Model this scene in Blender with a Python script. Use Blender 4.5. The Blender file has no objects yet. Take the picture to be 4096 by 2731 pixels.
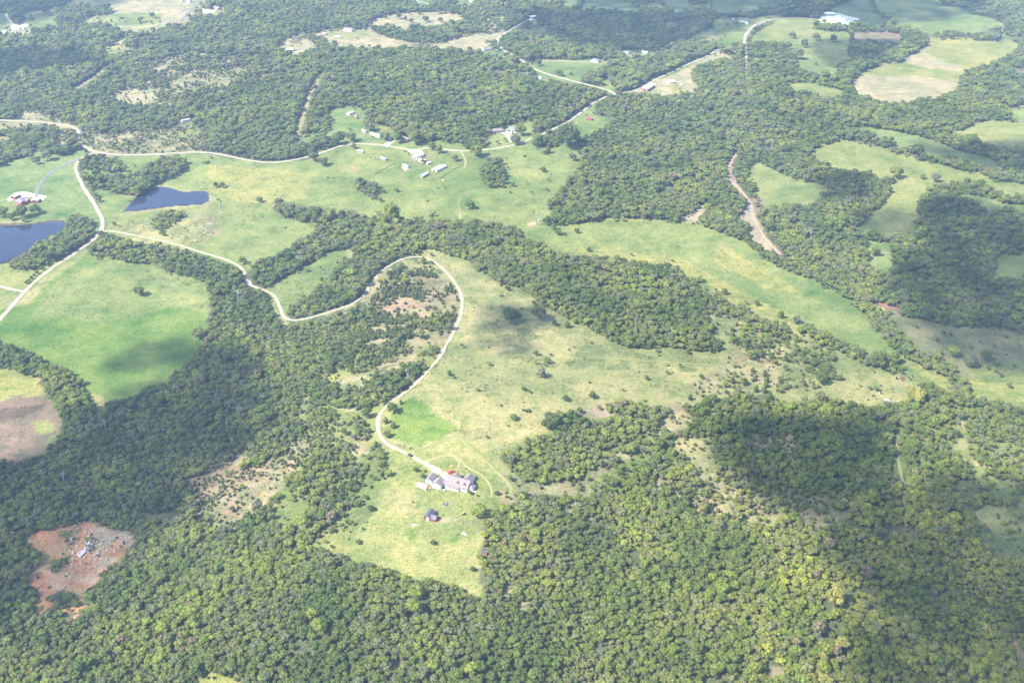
import bpy, bmesh, math, random
import numpy as np
from mathutils import Vector, Matrix, noise as mnoise

random.seed(7)
RNG = np.random.default_rng(11)
scene = bpy.context.scene
COL = scene.collection

# ------------------------------------------------------------------ camera
CAM_Z, PITCH, FPX = 485.0, math.radians(30.0), 4096.0     # focal length in photo pixels (36 mm on 36 mm)
cam_data = bpy.data.cameras.new("camera")
cam_data.sensor_width = 36.0
cam_data.lens = 36.0
cam_data.clip_start = 1.0
cam_data.clip_end = 30000.0
cam = bpy.data.objects.new("camera", cam_data)
COL.objects.link(cam)
cam.location = (0, 0, CAM_Z)
cam.rotation_euler = (math.radians(90) - PITCH, 0, 0)
scene.camera = cam

# ------------------------------------------------------------------ sky, sun, exposure
SUN_EL, SUN_AZ = math.radians(47.0), math.radians(208.0)  # direction towards the sun, azimuth from +X
SUN = Vector((math.cos(SUN_AZ) * math.cos(SUN_EL), math.sin(SUN_AZ) * math.cos(SUN_EL), math.sin(SUN_EL)))
world = bpy.data.worlds.new("World")
scene.world = world
world.use_nodes = True
wn = world.node_tree
sky = wn.nodes.new("ShaderNodeTexSky")
sky.sky_type = 'NISHITA'
sky.sun_disc = False
sky.sun_elevation = SUN_EL
sky.sun_rotation = math.radians(90) - SUN_AZ
sky.altitude = 300
sky.dust_density = 1.5
bg = wn.nodes["Background"]
wn.links.new(sky.outputs[0], bg.inputs[0])
bg.inputs[1].default_value = 0.125
sun_data = bpy.data.lights.new("sun", 'SUN')
sun_data.energy = 4.2
sun_data.angle = math.radians(0.6)
sun_data.color = (1.0, 0.94, 0.84)
sun = bpy.data.objects.new("sun", sun_data)
COL.objects.link(sun)
sun.location = (-900, -500, 1200)
sun.rotation_euler = SUN.to_track_quat('Z', 'Y').to_euler()
vs = scene.view_settings
vs.view_transform = 'Standard'
vs.look = 'None'
vs.exposure = 1.88
vs.gamma = 1.0
vs.use_curve_mapping = False
scene.render.engine = 'CYCLES'
cy = scene.cycles
cy.max_bounces = 4
cy.diffuse_bounces = 2
cy.glossy_bounces = 2
cy.transmission_bounces = 3
cy.transparent_max_bounces = 12
cy.volume_bounces = 0
cy.use_denoising = True
cy.use_adaptive_sampling = False
try:
    cy.denoiser = 'OPENIMAGEDENOISE'
    cy.denoising_prefilter = 'ACCURATE'
except Exception:
    pass

# ------------------------------------------------------------------ photo grid: crops used while measuring the photograph -> photo pixels
K = 1100 / 2331
CROPS = {"O": (0, 0, 4096 / 2352), "E": (1600, 1780, 400 / 2323), "F": (1640, 1960, 320 / 2281), "T": (1420, 500, 300 / 2352),
         "U": (1600, 550, 400 / 2323), "Y": (1930, 480, 200 / 2240), "V": (2520, 280, 240 / 2352), "W": (3160, 20, 300 / 2352),
         "L": (0, 740, 240 / 2352), "Q": (200, 2060, 360 / 2352), "N": (2300, 180, 360 / 2352), "M": (1320, 90, 240 / 2352),
         "R": (1080, 100, 240 / 2352), "J": (1900, 160, 200 / 2240), "I": (0, 30, 240 / 2352), "G": (700, 0, 240 / 2352),
         "H": (2900, 40, 200 / 1280), "S": (2060, 40, 200 / 1280), "C": (3480, 1460, 240 / 2352), "P": (0, 0, 1.0)}
for r_, y0_ in zip("ABCD", (0, 680, 1340, 1991)):
    for c_, x0_ in zip("1234", (0, 1000, 2000, 2996)):
        CROPS[r_ + c_] = (x0_, y0_, K)


def pix(crop, x, y):
    a, b, s = CROPS[crop]
    return a + x * s, b + y * s


def pts(crop, text):
    a, b, s = CROPS[crop]
    out = []
    for w in text.split():
        x, y = w.split(",")
        out.append((a + float(x) * s, b + float(y) * s))
    return np.array(out)


SP, CP = math.sin(PITCH), math.cos(PITCH)


def ray_dirs(px, py):
    dx = (np.asarray(px, float) - 2048.0) / FPX
    dy = (1365.5 - np.asarray(py, float)) / FPX
    return dx, CP + dy * SP, -SP + dy * CP


def project(x, y, z):
    """world -> photo pixel, depth"""
    zz = np.asarray(z, float) - CAM_Z
    depth = y * CP - zz * SP
    up = y * SP + zz * CP
    d = np.maximum(depth, 1.0)
    return 2048.0 + FPX * x / d, 1365.5 - FPX * up / d, depth


def flat_hit(px, py, z=0.0):
    dx, dy, dz = ray_dirs(px, py)
    t = (z - CAM_Z) / dz
    return dx * t, dy * t


# ------------------------------------------------------------------ value noise
_TAB = np.random.default_rng(3).random((256, 256))


def vnoise(x, y, scale, seed=0):
    x = np.asarray(x, float) / scale + seed * 17.31
    y = np.asarray(y, float) / scale + seed * 9.77
    xi = np.floor(x).astype(int)
    yi = np.floor(y).astype(int)
    fx = x - xi
    fy = y - yi
    fx = fx * fx * (3 - 2 * fx)
    fy = fy * fy * (3 - 2 * fy)
    a = _TAB[xi & 255, yi & 255]
    b = _TAB[(xi + 1) & 255, yi & 255]
    c = _TAB[xi & 255, (yi + 1) & 255]
    d = _TAB[(xi + 1) & 255, (yi + 1) & 255]
    return (a + (b - a) * fx) * (1 - fy) + (c + (d - c) * fx) * fy


def fbm(x, y, scale, seed=0, octaves=3):
    s, amp, tot = 0.0, 1.0, 0.0
    for k in range(octaves):
        s = s + amp * vnoise(x, y, scale / 2 ** k, seed + k)
        tot += amp
        amp *= 0.5
    return s / tot


# ------------------------------------------------------------------ the lie of the land
HILLS = [(1050, 1080, 14, 170, 190), (980, 760, 11, 200, 200), (1500, 900, 6, 220, 180), (1350, 1420, 9, 230, 130), (240, 1250, -11, 130, 130),
         (480, 930, -8, 160, 170), (700, 560, -4, 260, 200), (1800, 560, -6, 320, 260), (1300, 190, 14, 420, 330), (600, 230, 9, 420, 350),
         (2150, 1200, 5, 150, 180), (300, 20, 12, 600, 400)]
_H = []
for ox, oy, amp, rx, ry in HILLS:
    hx, hy = flat_hit(ox * 4096 / 2352, oy * 4096 / 2352)
    _H.append((float(hx), float(hy), amp, rx, ry))
PONDS = {"reed": ("B1", "1050,350 1090,300 1150,235 1175,200 1230,160 1350,143 1420,147 1500,172 1560,185 1640,182 1740,180 1765,200 1770,265 1700,290 1500,300 1300,325 1150,345"),
         "house": ("B1", "-200,500 0,475 200,468 330,452 440,440 540,430 552,470 500,530 430,570 370,590 300,640 240,685 150,725 90,755 60,780 -200,840")}


def h_raw(x, y):
    x = np.asarray(x, float)
    y = np.asarray(y, float)
    z = np.zeros(np.broadcast(x, y).shape)
    for hx, hy, amp, rx, ry in _H:
        z = z + amp * np.exp(-((x - hx) / rx) ** 2 - ((y - hy) / ry) ** 2)
    z = z + 3.0 * (fbm(x, y, 190.0, 5, 2) - 0.5)
    far = np.clip((np.hypot(x, y - 1000) - 1900) / 3000, 0, 1)
    z = z + far * 70 * fbm(x, y, 900, 9, 2)
    return z


_POND_C = []
for nm, (cr, tx) in PONDS.items():
    p_ = pts(cr, tx)
    p_[:, 0] = np.maximum(p_[:, 0], -60)
    gx, gy = flat_hit(p_[:, 0], p_[:, 1])
    cx, cy_ = gx.mean(), gy.mean()
    rad = 1.25 * np.hypot(gx - cx, gy - cy_).max()
    _POND_C.append((cx, cy_, rad, float(h_raw(cx, cy_)) - 0.5))


def h_ground(x, y):
    z = h_raw(x, y)
    for cx, cy_, rad, hz in _POND_C:
        w = np.exp(-(np.hypot(np.asarray(x) - cx, np.asarray(y) - cy_) / rad) ** 6)
        z = z + (hz - z) * w
    return z


def ground_at(px, py, up=0.0):
    """photo pixel -> point on the land (or `up` metres above it)"""
    dx, dy, dz = ray_dirs(px, py)
    z = np.zeros(np.shape(dx))
    for _ in range(14):
        t = (z + up - CAM_Z) / dz
        z = h_ground(dx * t, dy * t)
    t = (z + up - CAM_Z) / dz
    return dx * t, dy * t, z


def at(crop, x, y, up=0.0):
    """point of the land under the thing seen at crop pixel (x, y), `up` metres above the land there"""
    px, py = pix(crop, x, y)
    gx, gy, gz = ground_at(px, py, up)
    return Vector((float(gx), float(gy), float(gz)))


def hz(x, y):
    return float(h_ground(x, y))


def inside(px, py, poly):
    """points in polygon, numpy"""
    res = np.zeros(px.shape, bool)
    x0, y0 = poly.min(0)
    x1, y1 = poly.max(0)
    sel = np.nonzero((px >= x0) & (px <= x1) & (py >= y0) & (py <= y1))[0]
    if not len(sel):
        return res
    X, Y = px[sel], py[sel]
    r = np.zeros(len(sel), bool)
    n = len(poly)
    for i in range(n):
        ax, ay = poly[i]
        bx, by = poly[(i + 1) % n]
        if ay == by:
            continue
        c = (ay > Y) != (by > Y)
        r ^= c & (X < (bx - ax) * (Y - ay) / (by - ay) + ax)
    res[sel] = r
    return res


# ------------------------------------------------------------------ helpers: meshes, objects, tags
class MB:
    """collects polygons for one mesh"""

    def __init__(self):
        self.v, self.f, self.m = [], [], []

    def add(self, verts, faces, mat=0):
        o = len(self.v)
        self.v += [tuple(p) for p in verts]
        self.f += [tuple(o + i for i in f) for f in faces]
        self.m += [mat] * len(faces)
        return self

    def box(self, x0, x1, y0, y1, z0, z1, mat=0):
        return self.add([(x0, y0, z0), (x1, y0, z0), (x1, y1, z0), (x0, y1, z0), (x0, y0, z1), (x1, y0, z1), (x1, y1, z1), (x0, y1, z1)],
                        [(0, 3, 2, 1), (4, 5, 6, 7), (0, 1, 5, 4), (1, 2, 6, 5), (2, 3, 7, 6), (3, 0, 4, 7)], mat)

    def tube(self, p0, p1, r0, r1, n=6, mat=0, cap=True):
        p0, p1 = Vector(p0), Vector(p1)
        d = (p1 - p0)
        q = d.to_track_quat('Z', 'Y')
        vs_, fs = [], []
        for p, r in ((p0, r0), (p1, r1)):
            for k in range(n):
                a = 2 * math.pi * k / n
                vs_.append(p + q @ Vector((r * math.cos(a), r * math.sin(a), 0)))
        for k in range(n):
            fs.append((k, (k + 1) % n, n + (k + 1) % n, n + k))
        if cap:
            fs += [tuple(range(n - 1, -1, -1)), tuple(range(n, 2 * n))]
        return self.add(vs_, fs, mat)

    def prism(self, poly, z0, z1, mat=0):
        n = len(poly)
        vs_ = [(x, y, z0) for x, y in poly] + [(x, y, z1) for x, y in poly]
        fs = [tuple(range(n - 1, -1, -1)), tuple(range(n, 2 * n))] + [(k, (k + 1) % n, n + (k + 1) % n, n + k) for k in range(n)]
        return self.add(vs_, fs, mat)

    def xform(self, M):
        self.v = [tuple(M @ Vector(p)) for p in self.v]
        return self

    def mesh(self, name, mats, smooth=False):
        me = bpy.data.meshes.new(name)
        me.from_pydata(self.v, [], self.f)
        for m in (mats if isinstance(mats, (list, tuple)) else [mats]):
            me.materials.append(m)
        me.polygons.foreach_set("material_index", self.m)
        if smooth:
            me.polygons.foreach_set("use_smooth", [True] * len(self.f))
        me.update()
        return me


def link(name, data, parent=None, loc=None, rot=None):
    o = bpy.data.objects.new(name, data)
    COL.objects.link(o)
    if parent is not None:
        o.parent = parent
    if loc is not None:
        o.location = loc
    if rot is not None:
        o.rotation_euler = rot
    return o


def tag(o, label, cat, group=None, kind=None):
    o["label"] = label
    o["category"] = cat
    if group:
        o["group"] = group
    if kind:
        o["kind"] = kind
    return o


def thing(name, label, cat, loc, rz=0.0, group=None):
    return tag(link(name, None, None, loc, (0, 0, rz)), label, cat, group)


def structure(o, label, cat):
    return tag(o, label, cat, None, "structure")


# ------------------------------------------------------------------ materials
def s2l(c):
    return tuple(((v / 12.92) if v <= 0.04045 else ((v + 0.055) / 1.055) ** 2.4) for v in c)


_MATS = {}


def mat(name, col, rough=0.85, var=0.12, scale=1.5, metal=0.0, spec=0.3):
    """painted / built surface: base colour with faint weathering"""
    if name in _MATS:
        return _MATS[name]
    m = bpy.data.materials.new(name)
    m.use_nodes = True
    nt = m.node_tree
    b = nt.nodes["Principled BSDF"]
    tc = nt.nodes.new("ShaderNodeTexCoord")
    no = nt.nodes.new("ShaderNodeTexNoise")
    no.inputs["Scale"].default_value = scale
    no.inputs["Detail"].default_value = 3
    nt.links.new(tc.outputs["Object"], no.inputs["Vector"])
    mr = nt.nodes.new("ShaderNodeMapRange")
    mr.inputs[1].default_value, mr.inputs[2].default_value = 0.3, 0.7
    mr.inputs[3].default_value, mr.inputs[4].default_value = 1 - var, 1 + var
    nt.links.new(no.outputs[0], mr.inputs[0])
    mx = nt.nodes.new("ShaderNodeVectorMath")
    mx.operation = 'SCALE'
    mx.inputs[0].default_value = col[:3]
    nt.links.new(mr.outputs[0], mx.inputs["Scale"])
    nt.links.new(mx.outputs[0], b.inputs["Base Color"])
    b.inputs["Roughness"].default_value = rough
    b.inputs["Metallic"].default_value = metal
    b.inputs["Specular IOR Level"].default_value = spec
    _MATS[name] = m
    return m


def leaf_mat(name, fallback, trans=0.25):
    """foliage: colour from the tree's own tint, small spread from leaf clump to leaf clump"""
    m = bpy.data.materials.new(name)
    m.use_nodes = True
    nt = m.node_tree
    nt.nodes.clear()
    out = nt.nodes.new("ShaderNodeOutputMaterial")
    at_ = nt.nodes.new("ShaderNodeAttribute")
    at_.attribute_type = 'INSTANCER'
    at_.attribute_name = "tint"
    geo = nt.nodes.new("ShaderNodeNewGeometry")
    mr = nt.nodes.new("ShaderNodeMapRange")
    mr.inputs[3].default_value, mr.inputs[4].default_value = 0.74, 1.3
    nt.links.new(geo.outputs["Random Per Island"], mr.inputs[0])
    mx = nt.nodes.new("ShaderNodeVectorMath")
    mx.operation = 'SCALE'
    nt.links.new(at_.outputs["Color"], mx.inputs[0])
    nt.links.new(mr.outputs[0], mx.inputs["Scale"])
    di = nt.nodes.new("ShaderNodeBsdfDiffuse")
    tr = nt.nodes.new("ShaderNodeBsdfTranslucent")
    ms = nt.nodes.new("ShaderNodeMixShader")
    ms.inputs[0].default_value = trans
    nt.links.new(mx.outputs[0], di.inputs[0])
    nt.links.new(mx.outputs[0], tr.inputs[0])
    nt.links.new(di.outputs[0], ms.inputs[1])
    nt.links.new(tr.outputs[0], ms.inputs[2])
    nt.links.new(ms.outputs[0], out.inputs[0])
    return m


M_LEAF = leaf_mat("leaf", (0.07, 0.11, 0.035), 0.4)
M_BARK = mat("bark", (0.16, 0.13, 0.105), 0.95, 0.25, 4)
M_DEADWOOD = mat("dead wood", (0.36, 0.335, 0.31), 0.9, 0.15, 4)

# ------------------------------------------------------------------ what covers the land (measured from the photograph)
# ground kinds: base colours
GC = {"litter": (0.095, 0.10, 0.052), "lush": (0.175, 0.26, 0.065), "green": (0.235, 0.285, 0.105), "lawn": (0.225, 0.285, 0.11), "pale": (0.335, 0.33, 0.16),
      "yellow": (0.32, 0.32, 0.11), "dry": (0.335, 0.30, 0.175), "tan": (0.41, 0.36, 0.23), "soil": (0.315, 0.245, 0.17), "plough": (0.225, 0.18, 0.14),
      "red": (0.46, 0.225, 0.115), "rock": (0.56, 0.42, 0.34), "sand": (0.29, 0.225, 0.16), "gravel": (0.66, 0.62, 0.54), "scrub": (0.22, 0.255, 0.095),
      "far": (0.19, 0.25, 0.115), "dull": (0.20, 0.205, 0.115), "stubble": (0.34, 0.345, 0.15), "mowed": (0.27, 0.30, 0.115), "mud": (0.14, 0.11, 0.09)}
GC = {k: (v[0] * .64, v[1] * .61, v[2] * .54) if k not in ("litter", "sand", "gravel", "red") else v for k, v in GC.items()}
COVER = []          # (polygon, ground kind or None, tree density, cedar share, size of trees, bush density)


def cover(crop, text, ground, trees=0.0, cedar=0.2, size=1.0, bush=0.0):
    p = pts(crop, text)
    p[:, 0] = np.where(p[:, 0] <= 4, -500, np.where(p[:, 0] >= 4090, 4600, p[:, 0]))
    p[:, 1] = np.where(p[:, 1] <= 3, -90, np.where(p[:, 1] >= 2722, 3300, p[:, 1]))
    COVER.append((p, ground, trees, cedar, size, bush))


# light young woodland between the left field and the drive
cover("O", "590,770 700,742 850,735 890,800 820,880 890,905 875,985 700,1010 620,970 600,880", "scrub", .9, .25, .74, .1)
# broken woodland left of the house
cover("C2", "450,860 830,870 1000,900 1190,1100 1050,1300 880,1570 100,1570 300,1250 460,1050", "scrub", .62, .35, .95, .15)
cover("C2", "560,560 1000,480 1150,560 1060,640 1000,880 700,860 560,800", "scrub", .75, .4, .95, .1)
cover("C3", "0,880 380,790 700,700 1300,680 1400,900 1100,1200 600,1220 300,1230 0,1180", "scrub", .76, .2, 1.0, .1)
cover("A1", "1230,520 1500,440 2000,470 2331,430 2331,620 2000,750 1700,860 1400,900 1230,820", "dry", .7, .5, .9, .1)
cover("A1", "0,330 300,310 700,330 850,420 600,520 0,520", "scrub", .85, .2, 1.0)
# --- far fields along the top
cover("A1", "200,90 520,45 900,0 1690,0 1530,180 1450,180 1310,240 1070,240 990,245 1010,215 900,175 720,165 600,160 480,100 380,170 460,180 240,220 130,215 200,150", "tan", 0, .2, 1, .05)
cover("A1", "240,120 480,100 600,160 720,165 900,130 1180,110 1400,120 1340,200 1200,225 1010,215 900,175 720,165 460,185 240,220", "green", .02, .2, 1, .1)
cover("A1", "480,75 640,60 760,40 860,45 950,70 930,105 800,120 660,160 480,190 470,120", "litter", 1, .1, 1.1)
cover("A1", "0,100 75,95 60,170 90,230 0,250", "far")
cover("A1", "50,190 200,200 260,212 230,300 60,310", "tan", .05)
cover("A1", "850,375 1140,380 1080,420 900,440", "pale", .03)
cover("A1", "940,345 1090,275 1060,320 960,355", "tan")
cover("A1", "390,262 510,215 500,250 410,275", "green")
cover("A1", "620,750 780,660 920,555 905,600 760,705 680,750", "soil", .05)
cover("A1", "1270,575 1450,505 1440,535 1340,605", "tan", .05)
cover("A1", "1440,690 1560,600 1700,560 1900,570 2110,530 2120,600 1950,690 1680,740 1500,800 1350,790", "dry", .36, .8, .75, .2)
cover("A1", "890,825 1080,705 1110,745 1300,760 1340,830 1200,875 1060,855 990,830", "tan", .14, .9, .7)
cover("A1", "1460,1025 1650,985 1645,1020 1480,1052", "dull")
cover("A1", "1690,70 1920,65 1910,100 1700,115", "pale")
cover("A1", "1530,185 1720,0 1760,20 1580,210", "dry", .15)
cover("A1", "1190,355 1230,360 1090,445 1070,440", "dull")
# scrub north of the left road
cover("A1", "680,1110 1100,1110 1500,1085 1720,1050 1730,1240 1500,1295 900,1295 790,1260 690,1190", "dry", .42, .5, .75, .3)
cover("A1", "1420,1130 1700,1060 1720,1110 1500,1140", "yellow", .1)
cover("A1", "180,920 380,960 700,1060 650,1095 370,1040 130,1010", "dry", .12, .4, .8, .2)
cover("A1", "0,1028 300,1038 150,1085 0,1095", "dry", .1)
cover("A1", "0,1150 125,1150 110,1190 0,1240", "dry", .05)
cover("A1", "300,1120 560,1100 640,1180 500,1260", "dry", .6, .6, .8)
# left lawns, both sides of the road
cover("A1", "0,1430 30,1390 100,1330 200,1310 300,1250 380,1290 470,1300 560,1290 640,1245 705,1255 745,1300 650,1375 640,1450 700,1570 860,1830 885,1960 850,2060 760,2120 560,2010 545,1860 0,1930", "lawn", 0, .2, 1, .02)
cover("B1", "0,470 540,420 560,440 0,490", "pale")
cover("B1", "0,800 80,780 140,830 280,815 380,775 500,725 620,715 760,640 770,690 560,800 350,955 215,1035 0,980", "mowed")
cover("B1", "0,1000 200,1040 0,1260", "lawn")
cover("B1", "0,1290 210,1045 330,960 560,805 790,660 820,690 600,830 380,980 230,1130 100,1260 0,1345", "pale")
# big lower-left meadow
cover("O", "0,755 60,700 130,640 205,580 280,590 360,605 400,630 470,640 482,700 470,770 440,815 380,870 300,900 240,915 205,905 170,850 110,825 40,800 0,795", "lush", 0, .2, 1, .01)
cover("O", "60,740 130,650 215,592 290,595 360,610 400,632 472,640 484,700 470,720 400,700 330,722 230,742 140,730", "green", 0, .2, 1, .10)
cover("O", "205,905 240,915 235,945 212,950", "pale")
cover("C1", "0,210 120,260 330,330 380,480 360,510 0,665", "yellow")
cover("C1", "0,660 360,508 430,560 535,690 480,780 440,880 330,950 200,1010 0,1100", "plough")
cover("C1", "250,760 380,720 470,780 420,840 330,850 300,790", "green")
cover("C1", "0,720 250,600 400,575 390,610 150,720 0,780", "mud")
# centre meadow between road and creek
cover("O", "245,360 460,352 600,375 700,370 800,337 905,340 1050,348 1100,365 1180,340 1300,330 1342,338 1335,370 1290,430 1258,455 1270,500 1215,515 1060,505 990,490 930,500 870,480 830,500 740,480 640,465 620,480 720,515 730,530 690,560 640,580 600,600 570,625 550,605 400,560 245,530 238,500 215,440 185,395 195,370", "green", 0.002, .3, .6, .06)
cover("O", "250,505 350,500 480,470 520,490 470,560 400,560 250,530", "pale", .02, .3, .5, .25)
cover("B1", "1650,380 1850,400 1860,560 1700,560", "dry", 0, 0, 1, .25)
cover("O", "480,380 620,385 720,400 700,460 560,470 480,440", "yellow", 0, 0, 1, .05)
cover("B1", "905,395 1040,360 1260,350 1760,290 1770,300 1500,330 1080,385", "pale", 0)
cover("B1", "1030,345 1100,280 1180,165 1350,135 1480,150 1560,178 1770,175 1790,290 1500,320 1040,370", "dry", 0)
cover("O", "185,362 270,362 290,388 230,392 195,385", "litter", .8, .2, 1.0)
cover("O", "200,405 300,400 380,358 425,368 412,395 360,415 325,442 270,440 205,430", "litter", 1, .2, 1.05)
cover("B1", "1275,470 1280,390 1350,350 1550,330 1585,370 1470,440 1400,480 1375,545 1340,520", "scrub", .9, .3, .8)
cover("B1", "930,400 1010,390 1040,440 950,460", "scrub", .6, .2, .5)
cover("B1", "735,640 790,560 900,540 1030,570 1110,640 1250,660 1390,700 1500,710 1620,760 1700,810 1745,920 1640,900 1560,910 1430,870 1400,800 1330,760 1280,780 1150,760 1120,740 900,725 790,735", "litter", 1, .1, 1.0)
cover("B1", "80,790 110,750 260,670 370,590 480,560 560,470 570,380 680,360 760,420 790,540 760,610 640,715 500,720 380,770 280,810 140,825", "litter", 1, .05, 1.05)
# creek strip hedges of the centre meadow
cover("B2", "190,260 300,280 460,330 560,320 730,360 870,340 960,400 1050,480 1070,520 940,560 880,640 760,640 620,700 520,740 330,850 150,960 60,960 -60,900 80,760 330,680 400,580 520,540 600,450 520,420 400,380 280,330 200,290", "litter", .95, .15, 1.0)
cover("B2", "1350,400 1500,340 1600,380 1500,450 1350,470", "scrub", .35, .2, .8)
# right of it, meadow to the woods; group of trees in it
cover("B2", "1940,0 2100,-160 2180,60 2160,120 2080,130 2000,120", "litter", .9, .1, 1.0)
# farm clearing
cover("A2", "650,910 800,885 950,910 990,980 950,1040 1080,1040 1160,1050 1230,1110 1240,1160 1400,1200 1500,1190 1560,1180 1800,1200 1830,1260 2020,1260 1980,1150 2060,1100 2200,1060 2331,1010 2400,1010 2400,1310 2000,1350 1800,1300 1500,1270 1100,1240 870,1230 600,1310 515,1290 560,1260 720,1220 830,1120 780,1080 700,1130 600,1140 470,1185 390,1160 400,1150 600,1120 720,1030", "lawn", .01, .2, .8, .04)
cover("A2", "390,1162 430,1020 480,880 520,740 590,640 615,640 545,760 505,880 455,1020 418,1162", "soil", .02)
cover("A2", "1100,1045 1170,1055 1230,1120 1090,1130", "yellow")
cover("A2", "900,1400 990,1460 1060,1568 1400,1560 1600,1500 1800,1420 1700,1400 1450,1500 1250,1440", "green", 0, 0, 1, .05)
cover("A2", "860,1400 900,1420 890,1480 870,1480", "soil")
cover("A2", "1290,1410 1360,1410 1350,1450 1300,1440", "dry")
cover("A2", "1400,1290 1560,1310 1500,1420 1380,1400", "dry", 0, 0, 1, .2)
# tan ridge
cover("A2", "1000,190 1130,130 1330,90 1560,85 1840,120 1740,160 1570,200 1320,225 1150,190 1050,205", "tan", 0)
cover("A2", "560,260 700,240 880,250 1000,240 1100,280 1200,310 1400,350 1600,350 1870,280 2050,270 2160,230 2150,260 2060,330 1960,400 1800,400 1500,375 1300,380 1050,385 850,370 700,360 600,330 520,345 590,380 480,400 400,440 300,440 360,410 210,390 340,300 470,260", "tan", .004, .2, .6)
cover("A2", "620,290 760,230 960,250 1000,300 850,340 700,330", "pale", .02)
cover("A2", "330,345 545,255 560,270 350,350", "litter", 1, .1, .6)
cover("A2", "355,372 440,325 445,340 370,378", "litter", 1, .1, .6)
cover("A2", "455,325 520,290 640,310 650,335 500,335", "litter", .9, .1, .7)
cover("A2", "1990,140 2170,130 2060,240 2000,220", "tan", .1)
cover("A2", "990,175 1010,190 1060,240 1000,235", "dry")
cover("A2", "1360,0 1540,0 1540,35 1420,30", "lawn")
cover("A2", "1730,0 1900,0 1900,15 1740,15", "lawn")
cover("A2", "960,70 1040,65 1030,85", "dry", .1)
cover("A2", "1980,400 2060,390 2150,440 2230,490 2160,500 2060,470 1960,440", "lawn", .08)
cover("A2", "2030,570 2120,575 2140,600 2040,595", "red")
cover("A2", "1550,590 1700,580 1870,510 1880,525 1720,600", "dry", .1)
# road-side lawns, upper middle
cover("A3", "230,540 330,495 640,490 750,480 870,490 920,540 850,580 760,590 690,640 680,685 550,682 400,640 260,572", "lawn")
cover("A3", "840,660 930,640 950,700 990,770 900,740", "lawn")
cover("A3", "1200,725 1290,650 1480,580 1650,500 1730,480 1745,500 1480,620 1310,690 1290,722", "lawn")
cover("A3", "1150,770 1310,690 1500,620 1640,540 1850,435 1990,445 1970,475 1780,505 1640,590 1620,640 1690,760 1590,765 1500,785 1450,800 1320,775 1250,785 1170,780", "tan", .02)
cover("A3", "1440,730 1500,700 1520,770 1450,800", "yellow")
cover("A3", "590,1090 640,1020 720,930 800,880 830,980 940,980 920,1030 820,1060 760,1110 680,1130", "lawn", .03)
cover("A3", "1590,280 1800,240 1790,150 1900,135 2100,135 2270,160 2190,200 2130,250 2080,300 2060,350 1940,370 1850,340 1800,290 1680,300", "green", .01)
cover("A3", "1680,300 1800,290 1860,345 1800,330", "tan", .1)
cover("A3", "1030,425 1200,410 1330,420 1320,460 1190,472 1060,455", "lawn")
cover("A3", "130,250 300,205 440,220 380,270 350,310 280,300", "pale", .15)
cover("A3", "230,195 310,150 330,190 240,210", "pale")
cover("A3", "20,560 250,590 330,640 450,690 420,700 300,660 180,610 0,590", "dry", .15)
cover("A3", "60,470 130,480 150,500 60,500", "lawn")
cover("A3", "0,130 60,150 40,165 0,160", "tan")
cover("A3", "1330,390 1450,395 1440,420 1340,415", "far")
# far blue fields
cover("A3", "520,0 690,0 650,50 520,45", "far")
cover("A3", "705,0 1100,15 1230,90 900,60 685,50", "far")
cover("A3", "1270,0 1600,10 1685,50 1500,90 1400,30", "far")
cover("A3", "1775,0 2340,0 2331,30 2100,80 1850,80 1785,30", "far")
cover("A3", "1380,185 1560,170 1500,210 1400,212", "far")
cover("A3", "2180,140 2330,110 2400,100 2400,160 2200,165", "far")
# upper right fields
cover("A4", "0,160 130,130 330,150 560,170 550,230 700,250 830,250 870,320 840,390 850,500 780,600 700,620 500,600 380,510 430,470 340,360 220,330 100,330 0,350", "mowed", 0)
cover("A4", "660,60 840,20 940,0 1090,100 1200,190 1000,180 850,150 760,110", "far")
cover("A4", "560,150 640,110 760,110 940,165 870,180 700,180", "gravel", 0)
cover("A4", "980,0 1500,0 1640,30 1850,60 1900,110 2000,120 2160,180 2170,240 2100,260 1800,290 1550,280 1420,240 1250,190 1120,90", "green")
cover("A4", "1640,30 1850,60 1850,75 1740,50", "sand")
cover("A4", "870,255 1150,255 1270,270 1305,330 1270,345 1080,330 900,310", "soil")
cover("A4", "1520,310 1800,320 2270,340 2290,400 2200,450 2000,530 1870,560 1800,600 1780,690 1790,720 1630,790 1420,830 1170,850 1060,820 910,760 870,680 960,600 1130,530 1280,520 1300,490 1400,440 1510,370", "yellow")
cover("A4", "960,640 1200,650 1400,640 1700,690 1790,720 1630,790 1420,830 1170,850 1060,820 910,760 870,680", "tan")
cover("A4", "1290,500 1400,440 1520,360 1560,370 1500,450 1640,520 1800,560 1780,610 1450,570 1300,530", "tan")
cover("A4", "1280,520 1310,500 1400,560 1720,620 1700,640 1330,560", "green")
cover("A4", "2100,265 2230,290 2250,340 2130,325", "green")
cover("A4", "300,690 400,670 550,690 700,720 800,760 800,800 760,815 640,795 560,755 400,745", "mowed")
cover("A4", "840,1060 1000,1050 1250,1090 1450,1140 1650,1200 1800,1260 2000,1310 2150,1370 2050,1440 1800,1360 1560,1330 1450,1290 1300,1260 1100,1180 950,1120", "lawn")
cover("A4", "1710,1100 1800,1080 2000,1000 2100,1000 2331,1110 2331,1310 2200,1270 1990,1200 1880,1160 1830,1170", "mowed")
cover("A4", "520,1260 640,1205 830,1160 950,1200 1200,1260 1400,1330 1600,1370 1900,1440 2100,1520 2340,1590 2340,1690 2200,1620 2000,1540 1900,1500 1600,1530 1500,1600 1420,1690 1450,1840 1340,1990 1180,2030 950,2010 880,1920 950,1870 1030,1790 1150,1690 1200,1570 1285,1470 1130,1475 1000,1425 800,1405 700,1375 600,1345", "mowed")
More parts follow.
